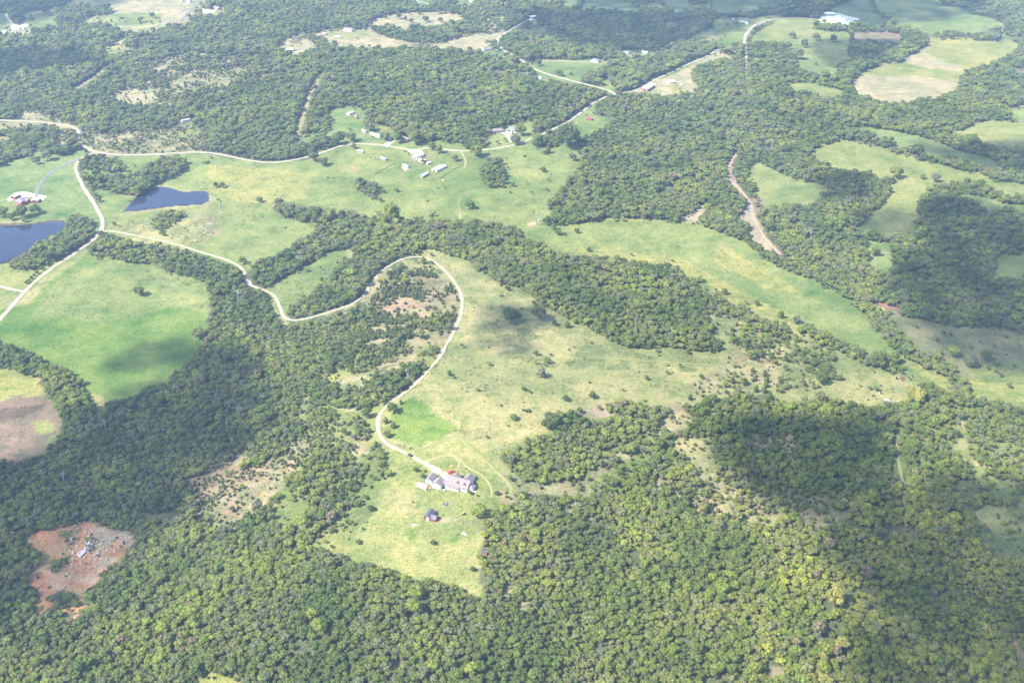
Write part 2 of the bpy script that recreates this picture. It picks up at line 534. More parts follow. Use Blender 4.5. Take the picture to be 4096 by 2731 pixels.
cover("A4", "0,1400 50,1345 180,1400 270,1450 400,1500 640,1560 710,1600 560,1670 490,1735 350,1700 240,1720 140,1735 60,1660 60,1570 0,1480", "mowed")
cover("B4", "960,595 1210,610 1190,720 1230,790 1220,845 1100,805 1010,785 1030,650", "lawn")
cover("B4", "1700,200 1830,180 2000,200 2200,260 2340,320 2340,450 2200,300 2090,330 2050,385 1980,280 1860,230", "lawn")
cover("B4", "2095,690 2340,700 2340,855 2150,875 2070,885", "green")
cover("A4", "2165,890 2340,790 2340,850 2200,905", "sand")
cover("A4", "2250,565 2340,535 2340,590 2260,592", "soil")
cover("A4", "2200,925 2340,880 2340,1010 2290,1000", "lawn")
# the river meadow on the right and fields behind it
cover("O", "1195,520 1320,505 1420,500 1560,505 1610,510 1700,545 1770,600 1800,610 1950,680 2020,760 2060,800 2120,835 2200,880 2190,890 2090,862 2020,830 1950,790 1850,745 1780,730 1700,700 1620,680 1600,640 1560,610 1430,590 1290,572 1200,535", "green", 0, .2, 1, .03)
cover("O", "1290,572 1430,590 1560,610 1620,650 1700,700 1850,745 1950,790 1850,740 1700,668 1560,590 1430,576 1320,565", "yellow", .02, .3, .6, .1)
cover("O", "1650,560 1780,630 1850,680 1750,660 1640,600", "yellow", 0, 0, 1, .05)
cover("O", "2060,800 2120,830 2190,870 2150,880 2080,840", "yellow", 0)
cover("O", "2030,705 2075,715 2190,745 2352,758 2352,1000 2300,980 2240,930 2225,870 2170,815 2110,790 2070,750", "dull", .01, .2, .9, .06)
cover("O", "2225,870 2352,900 2352,1000 2290,975 2240,930", "yellow", .01, .2, .9, .05)
cover("O", "2225,840 2300,830 2352,850 2352,905 2230,875", "scrub", .02, .2, .9, .06)
# sand bars and creek banks
cover("B3", "1905,0 1975,-30 1995,110 2100,240 2150,300 2165,400 2205,450 2245,540 2340,665 2290,665 2180,575 2140,565 2100,490 2140,440 2040,420 2030,360 2080,300 2060,220 1960,120", "sand", 0)
cover("B3", "2130,200 2250,260 2200,340 2160,390 2140,290", "soil", .05)
cover("B3", "1505,415 1560,385 1650,345 1700,290 1790,250 1700,370 1640,405 1560,430", "sand")
cover("B3", "1570,440 1650,430 1660,450 1590,460", "sand")
cover("B3", "220,450 300,445 300,470 225,470", "red")
cover("B4", "1035,1075 1110,1095 1290,1145 1295,1170 1150,1145 1050,1095", "red")
# creek glade below the centre meadow
cover("B2", "150,965 330,855 520,745 700,655 860,640 855,680 770,730 700,850 560,950 480,1040 330,1105 300,1175 290,1255 240,1130 190,1060 130,1020", "green", .01, .2, .8, .12)
cover("B2", "130,1030 190,1050 250,1130 290,1250 330,1300 250,1260 200,1170 180,1090", "pale")
cover("B2", "470,1140 512,1108 482,1205 430,1205", "pale")
cover("B2", "600,1225 760,1160 900,1110 880,1155 640,1240", "dry")
cover("B2", "830,640 880,635 860,700 780,720", "pale")
# ---- central plateau with the house yard
cover("O", "985,562 1030,580 1060,585 1100,615 1150,650 1210,662 1240,690 1300,722 1340,742 1440,792 1500,792 1560,790 1640,800 1680,765 1720,800 1800,840 1790,880 1850,895 1920,860 1912,780 2000,830 2080,850 2112,880 2080,910 1990,922 1950,907 1880,907 1780,912 1700,882 1640,902 1560,922 1450,912 1400,907 1340,932 1280,942 1252,970 1270,990 1200,1002 1150,1042 1192,1090 1182,1120 1132,1150 1112,1180 1100,1260 1112,1332 800,1272 822,1210 860,1160 892,1090 880,1030 868,1000 868,950 960,880 1020,820 1050,750 1060,690 1030,632 985,595 950,585", "pale", .004, .4, .7, .13)
cover("O", "1080,690 1250,690 1300,760 1400,800 1500,800 1480,850 1300,850 1150,820 1090,780", "pale", .01, .3, .6, .45)
cover("O", "1400,790 1700,800 1900,880 1850,905 1650,870 1480,850", "pale", .03, .6, .7, .40)
cover("O", "1040,610 1150,680 1200,710 1100,690 1065,650", "pale", .003, .4, .7, .05)
cover("O", "1560,900 1700,790 1830,850 1800,890 1700,880 1620,905", "dry", .14, .6, .8, .25)
cover("O", "1920,870 2000,830 2112,870 2090,910 1990,925 1900,905", "pale", .01, .4, .7, .12)
cover("O", "1610,650 1780,740 1920,790 1920,860 1850,895 1790,880 1800,840 1700,790 1640,760", "pale", .42, .3, .85, .5)
cover("O", "2090,905 2200,900 2352,1010 2352,1180 2250,1130 2120,1090 2080,980", "scrub", .78, .1, .95, .25)
# loop hill with cedars
cover("B2", "1170,850 1280,790 1480,760 1570,790 1660,900 1740,1000 1780,1100 1750,1260 1680,1380 1620,1480 1560,1568 1000,1568 900,1400 1000,1260 1050,1150 940,1110 1060,960", "dry", .6, .8, 1.2, .25)
cover("B2", "1290,770 1480,745 1590,810 1680,910 1600,880 1450,830 1320,830", "pale", .10, .6, .8, .1)
cover("B2", "1380,900 1520,880 1640,960 1700,1060 1690,1160 1560,1180 1460,1130 1480,1020 1380,980", "soil", .26, .9, 1.0, .15)
cover("B2", "950,1100 1100,1120 1300,1110 1500,1090 1560,1180 1300,1200 1050,1170", "soil", .3, .9, 1.05, .15)
cover("B2", "1100,1200 1400,1240 1700,1300 1640,1440 1500,1568 1000,1568 1050,1400 1100,1300", "dry", .55, .85, 1.2, .25)
cover("B2", "1040,930 1100,830 1190,800 1170,880 1080,980 960,1120 930,1110", "dry", .05)
cover("C2", "900,40 1100,0 1600,0 1640,80 1540,200 1450,260 1350,200 1000,330 880,410 640,390 700,300 800,260 860,310 1050,280 1200,200 1400,100", "dry", .12, .9, .8, .1)
cover("C2", "1000,90 1300,-10 1330,70 1180,190 1040,250 960,200", "litter", .9, .6, .9)
cover("C2", "650,300 790,260 860,320 700,390 620,380", "yellow", .3, .7, .8)
cover("C2", "1420,120 1560,70 1620,80 1500,270 1400,230", "scrub", .75, .7, .9)
cover("C2", "1180,420 1330,220 1450,250 1400,420 1280,480 1190,490", "litter", 1, .3, 1)
cover("C2", "710,600 890,580 870,650 760,662", "tan", .02)
cover("C2", "1050,560 1160,580 1090,640 1070,760 1080,880 980,860 1000,740 1020,660", "mowed", .05)
cover("C2", "1170,600 1280,640 1260,760 1200,860 1130,880 1110,800 1120,700", "mowed", .0)
# glades on the slope left of the house
cover("C2", "320,880 400,790 440,850 500,880 450,1000 440,1100 330,1150 280,1200 250,1260 150,1300 140,1400 0,1490 -60,1380 0,1280 100,1150 200,1080 330,960", "dry", .42, .95, .8, .25)
cover("C1", "2331,1090 2200,1200 2100,1330 1900,1500 1770,1568 1850,1460 1650,1450 1720,1370 1640,1290 1950,1210 2150,1180 2250,1100 2340,1060", "dry", .34, .95, .6, .12)
cover("D1", "1640,130 1740,20 1830,0 2260,0 2250,50 2100,90 1980,90 1900,180 2100,270 1950,240 1820,180 1700,180", "dry", .34, .9, .6, .12)
cover("D1", "1150,150 1170,100 1340,80 1560,90 1640,130 1560,140 1340,160", "dull", .04, .9, .7, .1)
cover("C1", "1530,1205 1640,1160 1900,1080 2050,960 2115,940 2100,1000 1950,1100 1800,1180 1600,1245", "tan", .08, .95, .75, .1)
cover("C1", "150,1268 300,1278 600,1330 900,1400 1100,1440 1150,1470 1560,1460 1570,1530 1180,1530 1130,1492 1000,1432 800,1392 550,1342 300,1297", "dull", .02)
cover("C2", "770,850 970,860 980,920 1020,990 940,1020 900,1090 840,1060 860,980 900,920", "dry", .12, .6, .8)
cover("C2", "980,1400 1030,1290 1090,1240 1180,1210 1200,1290 1160,1480 1100,1568 930,1568 900,1520", "mowed", .05, .3, .7, .1)
cover("D2", "730,60 900,60 1060,50 960,240 860,430 720,420 480,360 560,260 650,200 740,150", "scrub", .16, .2, .7, .55)
cover("D2", "480,355 800,445 960,490 1200,575 1500,630 1760,690 1960,750 1990,700 1760,650 1500,590 1200,530 960,450 800,420 560,350", "yellow", 0, 0, 1, .05)
# house yard
cover("C2", "1390,950 1560,900 1740,830 1850,900 2000,1000 2100,1120 2260,1260 2240,1340 2100,1370 2060,1440 1990,1568 1060,1568 1100,1480 1180,1330 1210,1180 1190,1020 1150,940 1290,980", "mowed", 0)
cover("C2", "1180,1100 1280,1140 1290,1240 1240,1300 1180,1400 1100,1440 1060,1400 1150,1300", "stubble", 0)
cover("C2", "1230,620 1390,520 1650,700 1745,790 1735,840 1430,950 1220,900 1170,830", "lush", 0)
cover("C2", "1430,960 1740,840 1760,860 1680,940 1460,1000", "pale", 0)
cover("C2", "2190,1220 2265,1290 2230,1350 2130,1370 2240,1320", "tan", 0)
cover("D2", "880,430 960,250 1060,100 1170,100 1500,200 1700,240 1980,280 1940,400 1960,600 1980,745 1850,722 1700,662 1480,622 1200,572 960,492", "stubble", 0)
cover("D2", "1590,160 1720,120 1760,180 1700,230 1600,200", "tan", 0)
cover("D2", "1280,280 1360,260 1400,310 1330,350", "lush", 0)
cover("D2", "1680,370 1760,360 1760,410 1690,410", "lush", 0)
# right of the house: glades between the woods
cover("C3", "0,1150 140,1190 320,1230 640,1210 760,1260 740,1330 560,1300 300,1310 180,1290 130,1350 60,1390 0,1390", "dry", .12, .4, .9, .2)
cover("C3", "640,1210 760,1100 900,1080 990,1130 880,1160 900,1230 800,1260 750,1330 680,1280", "dry", .08, .4, .9, .2)
cover("C3", "560,650 850,600 920,670 840,690 700,665", "soil", .06)
cover("C3", "830,560 900,600 980,680 940,690 860,620", "tan", .03)
cover("C3", "1330,680 1400,640 1500,520 1560,620 1650,620 1640,700 1530,740 1500,800 1560,850 1450,900 1480,800 1350,740", "dry", .1, .6, .8, .2)
cover("C3", "1480,890 1650,840 1730,850 1800,1000 1850,1100 1740,1185 1700,1100 1570,1000", "pale", .08, .6, .8, .2)
cover("C3", "930,930 1010,990 1120,1000 1090,1060 1000,1010", "tan", .1)
cover("C3", "1150,1210 1540,1205 1560,1180 1750,1195 1700,1230 1200,1225", "tan", .2)
cover("C3", "1250,1230 1700,1190 1850,1100 2340,1250 2340,1568 1700,1500 1500,1350", "dry", .55, .75, 1.05, .1)
cover("C3", "1830,1330 1960,1360 1990,1480 1850,1440", "pale", .1)
cover("C3", "1670,640 2330,480 2331,700 1800,800", "litter", 1, .2, .95)
cover("C4", "0,840 420,800 400,960 320,970 290,880 100,880 0,880", "dry", .5, .7, .9)
cover("C4", "0,1340 300,1300 700,1360 820,1480 850,1568 600,1568 300,1440 0,1500", "dry", .5, .7, .95)
cover("D4", "120,120 300,60 250,110 180,150", "dry", .1)
cover("D4", "640,-30 700,20 850,160 1050,200 1350,200 1490,235 1300,260 1000,240 830,190 700,60", "dull", .12, .5, .9, .2)
cover("C4", "1225,730 1290,730 1310,900 1300,1050 1340,1060 1345,1250 1340,1480 1310,1480 1280,1250 1230,1080 1225,900", "scrub", .02)
cover("C4", "1770,720 1870,760 1890,870 2000,930 1880,1000 2050,1100 2050,1150 1900,1150 1850,1020 1680,950 1700,850", "scrub", .12, .2, .8, .35)
cover("C4", "1790,720 1860,760 1870,790 1790,770", "dry")
cover("C4", "1780,870 1850,880 1850,990 1700,960", "pale", .02)
cover("C4", "1880,1045 2060,1100 2060,1150 1900,1100", "pale", .03)
cover("C4", "1730,1200 1900,1170 1960,1350 1800,1330", "dull", .15, .2, .9, .3)
cover("D4", "1900,100 2340,0 2340,520 2100,430 1990,330 1900,180", "pale", .16, .3, .9, .35)
cover("C4", "2270,1390 2340,1320 2340,1568 1900,1568 1950,1450", "pale", .12, .3, .9, .3)
cover("D4", "2230,1180 2340,1150 2340,1400 2290,1380", "dull", .2)
cover("D4", "140,1395 200,1395 330,1450 300,1480 180,1490", "soil", .1)
# clearings low in the picture
cover("D1", "1630,1500 1800,1470 2020,1440 2040,1500 1980,1600 1650,1600", "yellow", .12, .3, .8, .2)
cover("D2", "1165,1300 1240,1330 1330,1335 1290,1390 1230,1420 1215,1490 1190,1480", "soil", .03)
cover("D2", "2120,740 2190,660 2220,700 2140,780", "dry", .1)
cover("D2", "2290,840 2340,820 2340,930 2300,900", "dry", .1)
cover("D3", "560,30 640,10 640,70 590,70", "tan")
cover("D3", "730,160 800,150 800,180 740,190", "soil")
cover("D3", "180,870 250,830 240,900 190,920", "dry", .1)
cover("D3", "860,540 890,600 870,640 850,600", "dry")
cover("D3", "2250,1400 2340,1390 2340,1480 2270,1470", "soil", .05)
# washed-out red clearing
cover("D1", "150,300 560,190 640,170 960,220 1150,225 1130,320 1050,400 1020,460 930,520 850,560 830,640 710,700 700,800 745,830 650,870 410,880 300,940 310,740 210,700 200,600 320,520 330,430 240,340", "red", .05, .6, .7, .08)
cover("D1", "170,300 250,310 400,310 500,285 560,250 570,200 640,180 800,200 960,230 1130,230 1120,310 1040,370 1010,440 920,500 840,540 820,620 700,680 690,780 735,805 640,835 400,835 310,910 320,740 230,700 220,620 330,530 350,430 250,340", "red", .03, .6, .7, .05)
cover("D1", "800,250 900,238 1000,250 960,300 1010,330 960,370 1000,430 900,480 840,500 800,440 850,380 790,340", "rock", .02, .5, .6, .1)
cover("D1", "1020,250 1120,240 1110,300 1050,330", "rock", .01)
cover("D1", "510,280 700,255 720,290 600,350 510,340", "scrub", .6, .5, .6)
cover("D1", "440,540 560,480 590,520 480,620 430,600", "scrub", 1, .4, .7)
cover("D1", "730,325 800,330 805,380 740,480 735,380", "scrub", .6, .1, .5)
cover("D1", "620,910 700,910 690,960 520,980 500,950", "red", .1)
cover("D1", "400,830 640,770 690,850 440,880", "litter", .9, .3, .8)
# hedgerow between the left fields
cover("C1", "0,80 80,80 240,140 440,240 540,300 650,420 680,510 800,580 820,640 760,690 640,740 540,700 470,590 400,490 370,390 330,330 200,300 110,250 0,205", "litter", 1, .05, 1.1)
# hedges between the right fields
cover("A4", "840,1120 900,1090 1010,1110 1080,1160 1220,1190 1220,1240 1300,1255 1400,1240 1470,1240 1480,1310 1560,1330 1720,1320 1900,1380 2050,1440 2060,1480 1900,1450 1700,1390 1450,1330 1300,1280 1080,1230 950,1190", "litter", .95, .1, 1.0)
cover("A4", "1820,1170 1900,1160 2000,1230 2130,1250 2340,1320 2340,1568 2080,1480 2140,1380 2000,1310 1820,1240", "litter", 1, .1, 1.1)
cover("A4", "940,0 985,0 1060,70 1130,110 1240,180 1230,200 1150,170 1060,100", "litter", .9, .1, 1)
cover("A4", "0,300 60,220 150,180 300,140 300,155 160,200 80,240 10,330", "litter", .95, .1, .7)
cover("A4", "1520,300 1700,270 1900,290 2120,240 2130,290 1900,325 1700,310", "litter", .7, .1, .9)
cover("B4", "900,490 960,500 980,570 1100,510 1170,570 1240,540 1340,560 1180,610 960,590 930,560", "litter", .9, .1, .9)
cover("O", "1850,738 1960,790 2010,815 2080,840 2060,850 1990,830 1900,790 1840,752", "scrub", .8, .2, .9)
cover("O", "690,998 718,1008 708,1042 672,1072 642,1092 604,1132 564,1164 530,1194 480,1198 440,1182 468,1142 430,1112 470,1086 540,1070 600,1060 650,1028", "soil", .42, .95, .82, .3)
cover("O", "560,1030 600,1010 640,985 655,960 690,955 690,990 640,1025 590,1052", "litter", 1, .3, .9)
cover("B2", "880,90 960,68 1080,130 1112,170 1060,232 1000,205 930,165 885,140", "litter", .95, .1, .9)
cover("C2", "1200,1290 1420,1300 1480,1400 1440,1540 1180,1500 1100,1440", "pale", 0)
cover("C2", "1760,900 1900,1000 2080,1160 2240,1300 2200,1330 2060,1200 1880,1060 1740,960", "pale", 0)
cover("C3", "1480,860 1660,830 1760,850 1830,980 1880,1100 1760,1200 1690,1130 1560,1020", "pale", .12, .6, .9, .2)
# the ponds themselves stay open water
cover("B1", "1030,352 1080,300 1140,230 1165,195 1225,150 1350,133 1420,140 1500,165 1560,178 1640,175 1750,172 1775,200 1785,270 1700,300 1500,312 1300,335 1150,358", "dry")
cover("B1", "-300,480 0,462 200,455 330,440 440,428 540,420 562,460 520,530 430,575 370,600 300,650 240,695 150,735 90,765 60,790 -300,860", "mud")

# ------------------------------------------------------------------ roads (photo polylines, width in metres)
ROADS = []


def road(name, label, width, kind, *segs, hidden=False):
    p = np.vstack([pts(c, t) for c, t in segs])
    ROADS.append({"name": name, "label": label, "w": width, "kind": kind, "px": p})


road("county_road", "pale gravel road running up the left side to the fork", 4.6, "road",
     ("B1", "-150,1450 0,1270 60,1200 210,1030 350,900 500,790 640,705 760,620 840,540 870,500 872,440 845,370 800,280 740,200 690,110 655,40 640,-30"), ("A1", "645,1395 680,1350 750,1308 800,1290"))
road("county_road", "pale gravel road winding across below the wooded hills", 4.3, "road",
     ("A1", "-150,1015 0,1020 270,1030 440,1045 620,1075 675,1108 667,1150 668,1210 730,1258 800,1288 900,1305 1060,1318 1300,1310 1560,1295 1700,1290 1850,1305 2050,1350 2200,1375 2331,1380"),
     ("A2", "250,1374 400,1355 600,1300 780,1232 900,1220 1000,1222 1170,1236 1260,1256 1380,1276 1500,1252 1600,1262 1790,1285 1900,1272 2080,1265 2331,1210"),
     ("A3", "200,1205 400,1120 590,1030 720,930 830,850 960,800 1080,785 1160,770 1310,680 1480,600 1640,525 1780,470 1830,425 1920,410 2000,395"))
road("county_road", "pale gravel road curving past the round lawn to the upper farm", 5.0, "road",
     ("A3", "975,793 910,765 780,728 620,690 380,625 280,580 240,550 220,535 130,480 30,430"), ("A2", "2331,535 2240,480 2150,430 2105,380 2095,330 2150,290 2250,230 2331,180"), ("A3", "90,260 200,190 280,150"))
road("lane", "pale lane leading across the round lawn to a grey house", 3.4, "road", ("A3", "240,550 268,522 350,512 560,518 720,527 770,530"))
road("county_road", "straight pale gravel road climbing beside the long hedge, upper part", 5.6, "road",
     ("A3", "2080,620 2087,540 2082,430 2070,350 2090,280 2140,230 2190,200 2260,170"), ("A4", "60,222 130,185 240,158 420,150 560,165 640,178 760,190"))
road("driveway", "two-track pale gravel drive looping from the fork to the house", 3.4, "track",
     ("B1", "865,520 980,522 1250,575 1500,630 1750,710 1950,770 2040,820 2080,880 2090,940 2125,980 2190,1002 2331,1050"),
     ("B2", "100,1015 180,1040 230,1090 260,1180 290,1250 340,1272 400,1275 500,1258 620,1220 800,1165 900,1120 970,1060 1050,930 1110,860 1190,800 1300,750 1400,735 1500,742 1590,790 1700,900 1780,1020 1805,1110 1790,1230 1740,1350 1650,1510 1620,1568"),
     ("C2", "1660,90 1600,200 1500,320 1350,460 1220,550 1130,630 1080,720 1085,800 1110,870 1170,930 1290,985 1400,1040 1500,1100 1600,1150 1690,1195"))
road("lane", "short pale lane meeting the gravel road at the lower left", 4.5, "road", ("B1", "-150,960 0,985 100,1010 205,1032"))
road("asphalt_drive", "narrow grey paved drive across the lawn to red farm buildings", 4.4, "asphalt", ("A1", "790,1300 720,1330 640,1357 520,1410 420,1470 350,1540"), ("B1", "355,100 320,150 305,235"))
road("lane", "pale gravel spur into the farmhouse among the oaks", 4.0, "road", ("A2", "1170,1236 1200,1210 1235,1188"))
road("lane", "grey lane along the hedge of the far tan field", 6.5, "asphalt", ("A1", "1720,-30 1640,75 1530,180"))
road("lane", "pale lane bending to the shaded farm in far corner", 5.0, "road", ("A1", "55,120 60,150 100,195 115,230 110,250"))
road("lane", "pale straight lane beside the low green-roofed barn", 5.0, "road", ("A3", "1040,425 1090,430 1190,470"))
road("lane", "pale lane entering from the top edge of picture", 5.0, "road", ("A2", "1350,0 1420,12 1530,38"))
road("creek_bed", "tan winding sandy creek bed cutting through the woods", 4.6, "sand", ("A3", "2010,1300 1975,1345 1950,1400 1940,1480 1955,1560"), ("B3", "1985,105 2040,165 2095,235 2135,300 2155,400 2185,465 2240,560 2331,665 2380,720"))
road("track", "worn loop track across the lawn above the house", 2.2, "worn", ("E", "480,360 620,365 780,310 1000,240 1180,225 1320,280 1390,390 1375,510 1300,610"))
road("track", "worn curving track beside the right end of house", 2.2, "worn", ("E", "1000,170 1180,180 1330,260 1420,330 1500,450 1570,520 1700,580 1900,680 2020,800 2120,950 2150,1090 2140,1220"))
road("track", "dusty track down the trimmed pasture beside the barns", 3.0, "worn", ("U", "1440,330 1460,400 1530,500 1530,620 1500,720"))
road("track", "bare path through the pasture gap near the creek", 4.0, "worn", ("B2", "1782,360 1790,430"))
road("track", "grassy track between the woods beside shaded cedar stand", 3.0, "faint", ("C4", "1180,570 1185,640 1215,710 1250,760 1260,900 1265,1050 1300,1200 1325,1400 1328,1500"))

road("track", "wide worn mown ring to the right of the house lawn", 2.8, "faint", ("C2", "1440,975 1600,915 1735,850 1800,880 1900,965 2080,1140 2225,1280 2215,1340 2120,1375"))
road("track", "straight brown cut climbing through the far wood", 7.0, "worn", ("A2", "402,1165 425,1060 455,960 490,870 522,760 560,690 605,635"))
road("track", "brown dirt strip slanting through the far left wood", 8.0, "worn", ("A1", "640,750 720,705 800,655 870,605 920,560"))
road("track", "thin cattle trail crossing the long tussocky plateau", 1.3, "faint", ("C3", "-200,330 0,300 400,215 800,185 1100,212 1500,232 1900,262 2200,300"))
road("track", "thin cattle trail in the pasture above creek wood", 1.2, "worn", ("B2", "1782,360 1765,280 1800,200 1900,170 2010,150"))
road("track", "thin field line beside the straight-dam pond", 1.2, "faint", ("B1", "1840,-40 1850,120 1865,260 1860,380 1830,480"))

for r in ROADS:
    # dense smooth polyline on the land
    p = r["px"]
    gx, gy, _ = ground_at(p[:, 0], p[:, 1])
    P = np.stack([gx, gy], 1)
    for _ in range(3):      # Chaikin
        q = np.empty((2 * (len(P) - 1) + 2, 2))
        q[0], q[-1] = P[0], P[-1]
        q[1:-1:2] = 0.75 * P[:-1] + 0.25 * P[1:]
        q[2:-1:2] = 0.25 * P[:-1] + 0.75 * P[1:]
        P = q
    d = np.r_[0, np.cumsum(np.hypot(*np.diff(P, axis=0).T))]
    n = max(3, int(d[-1] / 3.0))
    t = np.linspace(0, d[-1], n)
    r["xy"] = np.stack([np.interp(t, d, P[:, 0]), np.interp(t, d, P[:, 1])], 1)

# ------------------------------------------------------------------ the ground sheet


def axis(inner, lo, hi, steps):
    out = list(inner)
    s = inner[1] - inner[0]
    a = out[0]
    left = []
    for _ in range(steps):
        s *= 1.32
        a -= s
        left.append(a)
        if a < lo:
            break
    s = inner[-1] - inner[-2]
    b = out[-1]
    right = []
    for _ in range(steps):
        s *= 1.32
        b += s
        right.append(b)
        if b > hi:
            break
    return np.array(left[::-1] + out + right)


ys = [330.0]
while ys[-1] < 2480:
    ys.append(ys[-1] + 2.3 + 2.6 * (ys[-1] - 330) / 2150)
xs = np.arange(-1260, 1261, 3.1)
AX = axis(list(xs), -6000, 6000, 60)
AY = axis(ys, -2500, 7500, 60)
GX, GY = np.meshgrid(AX, AY)
gxf, gyf = GX.ravel(), GY.ravel()
GZ = h_ground(gxf, gyf)


def cover_ground(x, y, z):
    """ground kind of each point; ragged edges from a wandering lookup"""
    wx = x + 7.0 * (fbm(x, y, 14, 21, 2) - .5) + 3.0 * (vnoise(x, y, 4, 23) - .5)
    wy = y + 9.0 * (fbm(x, y, 14, 22, 2) - .5) + 4.0 * (vnoise(x, y, 4, 24) - .5)
    kinds = list(GC)
    g = np.full(len(x), -1)
    bush = np.zeros(len(x))
    for up in (0.0, 8.5):               # the turf of a glade runs on under the edge of the wood
        px, py, dep = project(wx, wy, z + up)
        px = np.where(dep > 60, px, -9999.0)
        free = g < 0
        g2, b2 = np.full(len(x), -1), np.zeros(len(x))
        for p, gk, *_r in COVER:
            m = inside(px, py, p)
            if gk:
                g2[m] = kinds.index(gk)
            b2[m] = _r[3]
        g = np.where(free, g2, g)
        bush = np.where(free, b2, bush)
    return np.maximum(g, 0), bush


gk, gbush = cover_ground(gxf, gyf, GZ)
LUT = np.array([GC[k] for k in GC])
gcol = LUT[gk]
# far outside the view the land carries on as mixed pasture and woodland
pxa, pya, depa = project(gxf, gyf, GZ)
outv = (depa < 60) | (pxa < -450) | (pxa > 4550) | (pya < -80) | (pya > 3200)
nmix = fbm(gxf, gyf, 260, 31, 2)
gcol[outv & (nmix > 0.56)] = GC["green"]
# broad drifts of drier and greener turf
dr = fbm(gxf, gyf, 70, 41, 3) - 0.5
dr2 = fbm(gxf, gyf, 22, 44, 3) - 0.5
turf = ~np.isin(gk, [list(GC).index(k) for k in ("litter", "sand", "gravel", "red", "rock")])
f = np.where(turf, 1.0, 0.4)
gcol = gcol * (1 + (f * (0.7 * dr + 0.75 * dr2))[:, None] * np.array([1.2, 0.72, 1.0]))
# low weeds, where the rough pasture carries them
wd = np.clip(7 * (fbm(gxf, gyf, 16, 101, 2) - .47), 0, 1) * np.clip(gbush * 3.2, 0, 1) * .75
gcol = gcol + (np.array([0.12, 0.138, 0.056]) - gcol) * wd[:, None]
# washed soil: streaks of pale and rusty ground
st_ = fbm(gxf * .7 + gyf * .4, gyf, 9, 61, 3)
for k_, a_, b_ in (("red", (0.50, 0.36, 0.25), (0.38, 0.17, 0.09)), ("rock", (0.46, 0.36, 0.29), (0.40, 0.215, 0.13)), ("dry", (0.285, 0.25, 0.15), (0.20, 0.155, 0.095)), ("tan", (0.32, 0.265, 0.165), (0.255, 0.20, 0.12)), ("soil", (0.27, 0.215, 0.15), (0.19, 0.135, 0.095)), ("yellow", (0.26, 0.235, 0.08), (0.195, 0.20, 0.075))):
    m = (gk == list(GC).index(k_))
    w_ = np.clip((st_[m] - .5) * 3.2, -1, 1)[:, None]
    gcol[m] += (np.where(w_ > 0, np.array(a_), np.array(b_)) - gcol[m]) * np.abs(w_) * .8
gcol = np.clip(gcol, 0.02, 0.75)
# rows of cut hay in the field below the house
rowm = (gk == list(GC).index("stubble")).astype(float)
# pond basins
POND_POLY = {}
for nm, (cr, tx) in PONDS.items():
    p_ = pts(cr, tx)
    p_[:, 0] = np.maximum(p_[:, 0], -170)
    POND_POLY[nm] = p_
    m = inside(pxa, pya, p_)
    GZ[m] -= 1.4
    gcol[m] = (0.09, 0.075, 0.05)
ny, nx = GX.shape
me = bpy.data.meshes.new("ground")
co = np.stack([gxf, gyf, GZ], 1)
me.vertices.add(len(co))
me.vertices.foreach_set("co", co.ravel())
ii = np.arange((ny - 1) * (nx - 1))
ii = ii // (nx - 1) * nx + ii % (nx - 1)
quads = np.stack([ii, ii + 1, ii + nx + 1, ii + nx], 1)
me.loops.add(quads.size)
me.loops.foreach_set("vertex_index", quads.ravel())
me.polygons.add(len(quads))
me.polygons.foreach_set("loop_start", np.arange(0, quads.size, 4))
me.polygons.foreach_set("use_smooth", np.ones(len(quads), bool))
me.update()
a = me.attributes.new("col", 'FLOAT_COLOR', 'POINT')
a.data.foreach_set("color", np.c_[gcol, np.ones(len(gcol))].ravel())
a = me.attributes.new("row", 'FLOAT', 'POINT')
a.data.foreach_set("value", rowm)
ground = structure(link("ground", me), "rolling ground of meadows, pasture and woodland floor", "ground")


